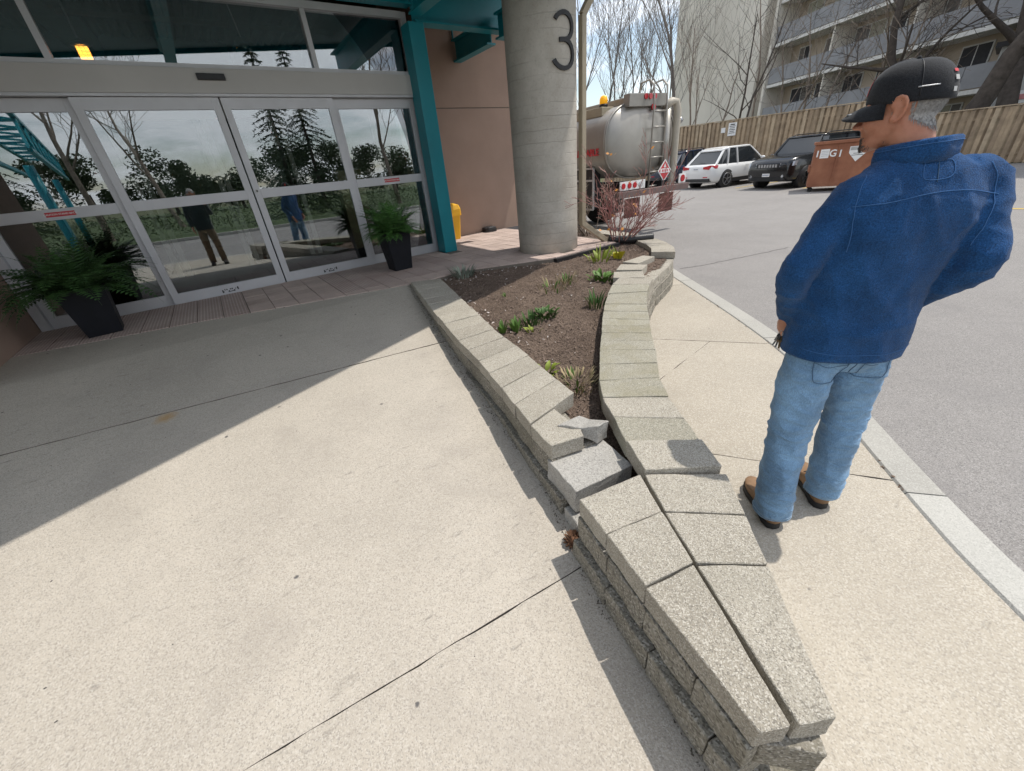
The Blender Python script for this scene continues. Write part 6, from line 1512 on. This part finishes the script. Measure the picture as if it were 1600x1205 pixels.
def man():
    fwd = Vector((.65,.76,0)).normalized(); yaw_ = math.atan2(fwd.y, fwd.x)-math.pi/2
    root = empty('person', (1.83,.43,.131), yaw_, label='person in blue fleece, jeans and black cap with hands in pockets, seen from behind', cat='person')
    hy = math.radians(43)
    J = dict(pelvis=(0,0,.93), chest=(0,-.02,1.28), neck=(.012,-.002,1.465), head=(-.022,.040,1.600), head_yaw=hy, head_pitch=math.radians(-6),
        shL=(-.128,-.025,1.372), shR=(.222,-.03,1.392), elL=(-.252,-.035,1.125), elR=(.248,-.118,1.150), wrL=(-.172,.085,.925), wrR=(.215,.075,.945),
        hdL=((.28,.30,-1),(1,.2,0),-1,.5), hdR=((-.4,.5,-.8),(-1,.2,0),1,.5),
        hipL=(-.088,.0,.86), hipR=(.092,.01,.86), knL=(-.125,-.055,.475), knR=(.135,.015,.475), anL=(-.142,-.125,.095), anR=(.135,-.01,.095),
        footL=(0,1,0), footR=(0,1,0), heelL=(-.150,-.195), toeL=(-.128,.105), heelR=(.118,-.075), toeR=(.165,.225), hem=.82,
        coat=[(.002,.003,.79,.204,.146,2.3,(0,0)),(.002,.003,.86,.204,.146,2.3,(0,0)),(.003,.0,.95,.198,.136,2.3,(0,0)),(.0,-.005,1.05,.194,.126,2.3,(0,0)),(.008,-.012,1.16,.205,.124,2.3,(0,0)),(.020,-.022,1.27,.216,.122,2.4,(0,0)),(.030,-.028,1.36,.210,.108,2.4,(.03,0)),(.032,-.026,1.418,.172,.092,2.3,(.05,0)),(.028,-.018,1.456,.120,.082,2.1,(.04,0)),(.024,-.010,1.486,.078,.072,2.0,(0,0))],
        seat=[(0,.005,.995,.160,.112),(0,.0,.93,.168,.120),(0,-.005,.87,.172,.125),(0,-.002,.80,.165,.115),(0,.0,.745,.13,.085)])
    J['hemz'] = lambda p: .812 + .02*p.x
    body, coat, tro, T = figure(J, root, M['fleece'], None, M['denim'], M['boot'], M['sole'], M['hair'], 1.0)
    tb_ = bvh(coat.data); tt_ = bvh(tro.data); fwdv = (0,1,0); st = M['fleece_stitch']
    # collar: a stand-up band, open at the front
    q = MB(); rings = []
    def colr(a, z, r, th): return Vector((.024+math.cos(a)*r*1.06, -.006+math.sin(a)*r, z+.014+.05*math.cos(a)*r))
    angs = np.linspace(math.radians(118-360), math.radians(62), 40)
    for a in angs:
        back = .5-.5*math.sin(a); z0 = 1.440-.012*(1-back); z1 = 1.478+.022*back; fl = .004*math.sin(a*3)+.004*math.sin(a*7)
        rings.append([colr(a,z0,.094,0), colr(a,(z0+z1)/2,.094+fl,0), colr(a,z1,.092+fl,0), colr(a,z1+.005,.086+fl,0), colr(a,z1,.079+fl,0), colr(a,z0,.080,0)])
    q.loft(rings, True, True); q.build('collar', M['fleece'], coat)
    q = MB(); q.tube([colr(a, 1.478+.022*(.5-.5*math.sin(a))-.009, .0938+.004*math.sin(a*3)+.004*math.sin(a*7), 0) for a in angs], .0012, 4); q.build('collar_stitch', st, coat)
    seam(tb_, [(-.165,0,1.345),(-.08,0,1.355),(.02,0,1.372),(.12,0,1.372),(.225,0,1.352)], fwdv, .0013, st, 'yoke_seam', coat)
    for sg in (-1,1): seam(tb_, [(.032+sg*.150,0,1.44),(.032+sg*.178,0,1.40),(.030+sg*.186,0,1.34),(.026+sg*.178,0,1.27),(.02+sg*.170,0,1.21)], fwdv, .0013, st, 'armhole_seam', coat)
    seam(tb_, [(-.004,0,1.452),(-.004,0,1.410),(.064,0,1.413),(.064,0,1.455),(-.004,0,1.452)], fwdv, .0011, st, 'label_stitch', coat); seam(tb_, [(.030,0,1.465),(.030,0,1.40)], fwdv, .001, M['denim_stitch'], 'back_seam', coat)
    seam(tb_, [(-.18,0,.852),(-.09,0,.845),(0,0,.845),(.09,0,.848),(.18,0,.858)], fwdv, .0011, st, 'hem_stitch', coat)
    # jeans details
    ds_ = M['denim_stitch']
    for sg in (-1,1):
        x0, x1 = sg*.028, sg*.132
        pk = [(x0,0,.850),(x1,0,.850),(x1+sg*.004,0,.745),((x0+x1)/2,0,.715)]
        patch(tt_, [(x0,0,.855),(x1,0,.855),(x1,0,.735),(x0+sg*.008,0,.735)], fwdv, M['denim'], 'back_pocket', tro, .0028)
        seam(tt_, [(x0,0,.85),(x0+sg*.006,0,.735),((x0+x1)/2,0,.722),(x1,0,.735),(x1,0,.85)], fwdv, .0012, ds_, 'pocket_stitch', tro, .0035)
        seam(tt_, [(x0,0,.80),((x0+x1)/2,0,.782),(x1,0,.802)], fwdv, .001, ds_, 'pocket_arc', tro, .0035)
    seam(tt_, [(0,0,.86),(.0,0,.80),(.002,0,.74)], fwdv, .0016, ds_, 'seat_seam', tro); seam(tt_, [(-.155,0,.845),(-.08,0,.835),(0,0,.815),(.08,0,.835),(.155,0,.845)], fwdv, .0011, ds_, 'yoke_seam', tro)
    for x in (-.085,.0,.085): patch(tt_, [(x-.006,0,.925),(x+.006,0,.925),(x+.006,0,.865),(x-.006,0,.865)], fwdv, M['denim'], 'belt_loop', tro, .004, 4)
    patch(tt_, [(.030,0,.838),(.036,0,.838),(.036,0,.828),(.030,0,.828)], fwdv, M['red_print'], 'red_tab', tro, .005, 2)
    for s in 'LR':
        a = Vector(J['an'+s]); side = (-1,0,0) if s == 'L' else (1,0,0)
        for dz, mt in ((-.018,M['denim_light']),(-.031,M['denim_light'])):
            ring = []
            for k in range(29):
                t_ = 6.283*k/28; d = Vector((math.cos(t_), math.sin(t_), 0)); h = tt_.ray_cast(a+Vector((0,0,dz)), d)
                if h[0] is not None and (h[0]-a).length < .105: ring.append(h[0]+h[1]*.001)
            if len(ring) > 8: q = MB(); q.tube(ring+[ring[0]], .0013, 4, False); q.build('hem_stitch', mt, tro)
    # cap
    cp = empty('cap', (0,0,0)); cp.parent = root
    def C(p): return T(p)
    q = MB(); rings = []
    for i in range(11):
        f_ = i/10; el = f_*math.pi/2*.97; rr = math.cos(el)**.75; z = .020+.098*math.sin(el)**.95
        ring = []
        for k in range(32):
            a = 6.283*k/32; y = math.sin(a); x = math.cos(a); fr_ = max(0,y); ring.append(C((x*.083*rr, (-.012+y*(.101+.004*fr_)*rr), z+.020*fr_*(1-abs(f_-.35))*1.0-.012*max(0,-y)*(1-f_)+.012*fr_*(1-f_)*0)))
        rings.append(ring)
    low = [C((math.cos(6.283*k/32)*.0815, -.012+math.sin(6.283*k/32)*.099, .012+.020*max(0,math.sin(6.283*k/32))*.65-.012*max(0,-math.sin(6.283*k/32)))) for k in range(32)]
    q.loft([low]+rings, True, True); q.build('crown', M['capcloth'], cp)
    q = MB(); top_, bot_ = [], []
    for i in range(9):
        f_ = i/8; row = []
        for k in range(13):
            a = math.radians(22+136*k/12); ext = f_*.064*math.sin((a-math.radians(22))/math.radians(136)*math.pi)**.6; r0 = .098
            x = math.cos(a)*(.082+ext*.35); y = -.012+math.sin(a)*r0+ext; drop = .030*(abs(math.cos(a)))**1.6*(.3+.7*f_)+.012*f_*f_
            row.append((x, y, .030-drop-.010*f_))
        top_.append(row)
    vs = [C(p) for row in top_ for p in row] + [C((p[0],p[1],p[2]-.004)) for row in top_ for p in row]; nn = 9*13
    fs = [(i*13+j, i*13+j+1, (i+1)*13+j+1, (i+1)*13+j) for i in range(8) for j in range(12)]; fs += [tuple(nn+v for v in f)[::-1] for f in fs]
    fs += [(8*13+j, 8*13+j+1, nn+8*13+j+1, nn+8*13+j) for j in range(12)]
    q.add(vs, fs, True); q.build('brim', M['capcloth'], cp)
    q = MB(); q.sphere(C((0,-.012,.121)), .006, 8, 6); q.build('button', M['capcloth'], cp)
    def on_cap(a, el): rr = math.cos(el)**.75; y, x = math.sin(a), math.cos(a); f_ = el/(math.pi/2); return C((x*.0838*rr, -.012+y*(.1018+.004*max(0,y))*rr, .020+.098*math.sin(el)**.95+.020*max(0,y)*(1-abs(f_-.35))-.012*max(0,-y)*(1-f_)))
    q = MB(); q.tube([on_cap(math.radians(a), math.radians(14)) for a in range(196,228,4)], .0016, 5); q.build('silver_stripe', M['alu'], cp)
    for a0 in (90,200,340):
        q = MB(); q.tube([on_cap(math.radians(a0), math.radians(e_)) for e_ in range(2,88,6)], .0014, 4); q.build('panel_seam', M['dark'], cp)
    def cap_patch(a0, a1, e0, e1, mat, name, n_=6, lift=1.012):
        q = MB(); cc = Vector(C((0,-.012,.03))); g = []
        for i in range(n_+1):
            for j in range(n_+1): p = Vector(on_cap(math.radians(a0+(a1-a0)*j/n_), math.radians(e0+(e1-e0)*i/n_))); g.append(cc+(p-cc)*lift)
        q.add(g, [(i*(n_+1)+j, i*(n_+1)+j+1, (i+1)*(n_+1)+j+1, (i+1)*(n_+1)+j) for i in range(n_) for j in range(n_)], True); q.build(name, mat, cp)
    cap_patch(80,112,10,30,M['red_print'],'red_emblem'); cap_patch(84,106,31,38,M['red_print'],'red_emblem_top')
    gw = plain('grey_white_label', (.42,.42,.41), .8); cap_patch(252,266,30,35,M['red_print'],'red_label'); cap_patch(252,264,18,25,gw,'white_label'); cap_patch(248,256,3,9,gw,'white_strap')
    q = MB(); p0 = Vector(C((-.022,.122,.0125))); q.sphere(p0, (.013,.013,.0035), 12, 6); q.build('brim_sticker', M['steel'], cp)
    # hair below the cap, sideburns, beard, eyes and brows
    q = MB()
    rh = random.Random(4); nh = 2600
    sk = bvh(body.data)
    for i in range(nh):
        az = rh.uniform(160,382); a = math.radians(az); zz = rh.uniform(-.075,.022)
        back = max(0,-math.sin(a)); lim = -.012-.060*back
        if zz < lim: continue
        if back < .12 and abs(math.cos(a)) > .9 and zz < -.02: continue
        o_ = Vector(C((math.cos(a)*.25, -.012+math.sin(a)*.25, zz))); c_ = Vector(C((0,-.012,zz))); h = sk.ray_cast(o_, (c_-o_).normalized())
        if h[0] is None or (h[0]-c_).length > .115: continue
        if abs(math.cos(a)) > .80 and (h[0]-c_).length > .0785: continue
        if -.30 < math.sin(a) < .10 and zz < .016: continue
        p = h[0]; nrm = h[1]; dwn = Vector((0,0,-1)); dwn = (dwn-nrm*dwn.dot(nrm)).normalized(); tip = p+dwn*rh.uniform(.010,.018)+nrm*rh.uniform(.003,.007); w = nrm.cross(dwn)*.0011
        q.add([p-w, p+w, tip], [(0,1,2)])
    q.build('hair', M['hair'], body, kind='stuff')
    # scalp tint under the hair
    q = MB(); ring_ = []
    for zz in (.022,.0,-.02,-.038,-.052,-.062):
        row = []
        for az in range(206,336,8):
            a = math.radians(az); back = max(0,-math.sin(a)); z_ = max(zz, -.010-.058*back); o_ = Vector(C((math.cos(a)*.25,-.012+math.sin(a)*.25,z_))); c_ = Vector(C((0,-.012,z_))); h = sk.ray_cast(o_, (c_-o_).normalized()); p = h[0]+h[1]*.002 if h[0] is not None else c_
            row.append(p)
        ring_.append(row)
    q.loft(ring_, False, True, False); q.build('cropped_hair', M['hair'], body)
    q = MB()
    for i in range(420):
        x, z = rh.gauss(0,.020), rh.uniform(-.098,-.060); o_ = Vector(C((x,.3,z))); c_ = Vector(C((x*.6,0,z))); h = sk.ray_cast(o_, (c_-o_).normalized())
        if h[0] is None: continue
        p = h[0]; tip = p+h[1]*.004+Vector((0,0,-.006)); w = Vector((.0011,0,0)); q.add([p-w,p+w,tip],[(0,1,2)])
    q.build('beard', plain('grey_beard', (.12,.105,.095), .8, var=.3, scale=200), body, kind='stuff')
    for sx in (-1,1):
        q = MB(); q.sphere(C((sx*.032,.073,.004)), .0115, 12, 8); e_ = q.build('eye', N('eye_white_%d' % (sx+1)).col((.55,.5,.46)).set(rough=.2).m, body)
        q = MB(); q.tube([C((sx*.018,.0865,.019)),C((sx*.034,.0835,.024)),C((sx*.050,.072,.019))], .003, 5); q.build('eyebrow', M['hair'], body)
    # keys at the left pocket
    kr = empty('key_ring', (1.83,.43,.131), yaw_, label='bunch of keys hanging at the left pocket of the jeans', cat='keys')
    q = MB(); kc = Vector((-.200,.045,.868)); q.tube([kc+Vector((0,math.cos(t_)*.012,math.sin(t_)*.012)) for t_ in np.linspace(0,6.283,17)], .0014, 5, False); q.build('ring', M['steel'], kr)
    for j, (dy, an_) in enumerate(((-.012,-.35),(.0,.05),(.010,.4))):
        q = MB(); d = Vector((-.1,math.sin(an_),-math.cos(an_))); p = kc+Vector((-.003*j,0,-.012)); q.bar(p, p+d*.022, .0025, .018, (1,0,0)); q.bar(p+d*.022, p+d*.050, .0022, .007, (1,0,0)); q.build('key', M['rim'] if j else plain('brass_key', (.35,.22,.10), .35, .8), kr)
    q = MB(); p = kc+Vector((-.006,.002,-.006)); q.sphere(p+Vector((0,0,-.012)), (.006,.012,.018), 10, 8); q.build('key_fob', M['dark'], kr)
    return root
man()

def photographer():
    root = empty('person', (-.17,-.34,.131), 0.0, label='person in a dark jacket and brown trousers holding up a phone, mirrored in the door', cat='person')
    J = dict(pelvis=(0,0,.97), chest=(0,-.01,1.33), neck=(0,0,1.52), head=(.01,.03,1.66), head_yaw=0.0, head_pitch=math.radians(-12),
        shL=(-.19,0,1.43), shR=(.19,0,1.43), elL=(-.25,-.03,1.16), elR=(.24,.10,1.22), wrL=(-.24,.10,.93), wrR=(.20,.255,1.43),
        hdL=((0,.3,-1),(1,.2,0),-1,.5), hdR=((-.15,.1,1),(-.6,-.8,0),1,.3), hipL=(-.09,0,.90), hipR=(.09,0,.90), knL=(-.11,.0,.50), knR=(.12,.02,.50), anL=(-.12,-.03,.095), anR=(.13,.0,.095),
        footL=(0,1,0), footR=(0,1,0), heelL=(-.13,-.10), toeL=(-.15,.19), heelR=(.12,-.07), toeR=(.16,.22), hem=.86,
        coat=[(0,.0,.84,.192,.138,2.3,(0,0)),(0,0,.95,.196,.138,2.3,(0,0)),(0,-.005,1.10,.198,.134,2.3,(0,0)),(0,-.012,1.25,.212,.132,2.4,(0,0)),(0,-.018,1.38,.215,.120,2.4,(0,0)),(0,-.015,1.45,.178,.098,2.3,(0,0)),(0,-.010,1.49,.110,.082,2.1,(0,0)),(0,-.004,1.52,.078,.072,2.0,(0,0))],
        seat=[(0,.005,1.03,.160,.112),(0,.0,.97,.168,.120),(0,-.005,.91,.172,.125),(0,-.002,.84,.165,.115),(0,.0,.785,.13,.085)])
    J['hemz'] = lambda p: .862
    body, coat, tro, T = figure(J, root, cloth('dark_jacket', (.010,.018,.026), 200), None, cloth('brown_trousers', (.16,.115,.075), 260), plain('dark_shoe', (.03,.025,.022), .6), M['sole'], M['hair'], .7)
    q = MB(); rings = []
    for i in range(8):
        el = i/7*math.pi/2*.97; rr = math.cos(el); rings.append([T((math.cos(6.283*k/24)*.082*rr, -.020+math.sin(6.283*k/24)*.100*rr, .02+.105*math.sin(el))) for k in range(24)])
    q.loft(rings, True, True); q.build('hair', M['hair'], body)
    ph = empty('phone', (0,-.03,1.60), 0, label='black phone held up by the person in the dark jacket', cat='phone')
    q = MB(); q.box(-.080,.080,-.026,-.017,1.630,1.705); q.build('case', M['dark'], ph, world=True, bevel=.003)
    q = MB(); q.box(-.076,.076,-.0285,-.0265,1.634,1.701); q.build('screen', M['car_glass'], ph, world=True)
photographer()
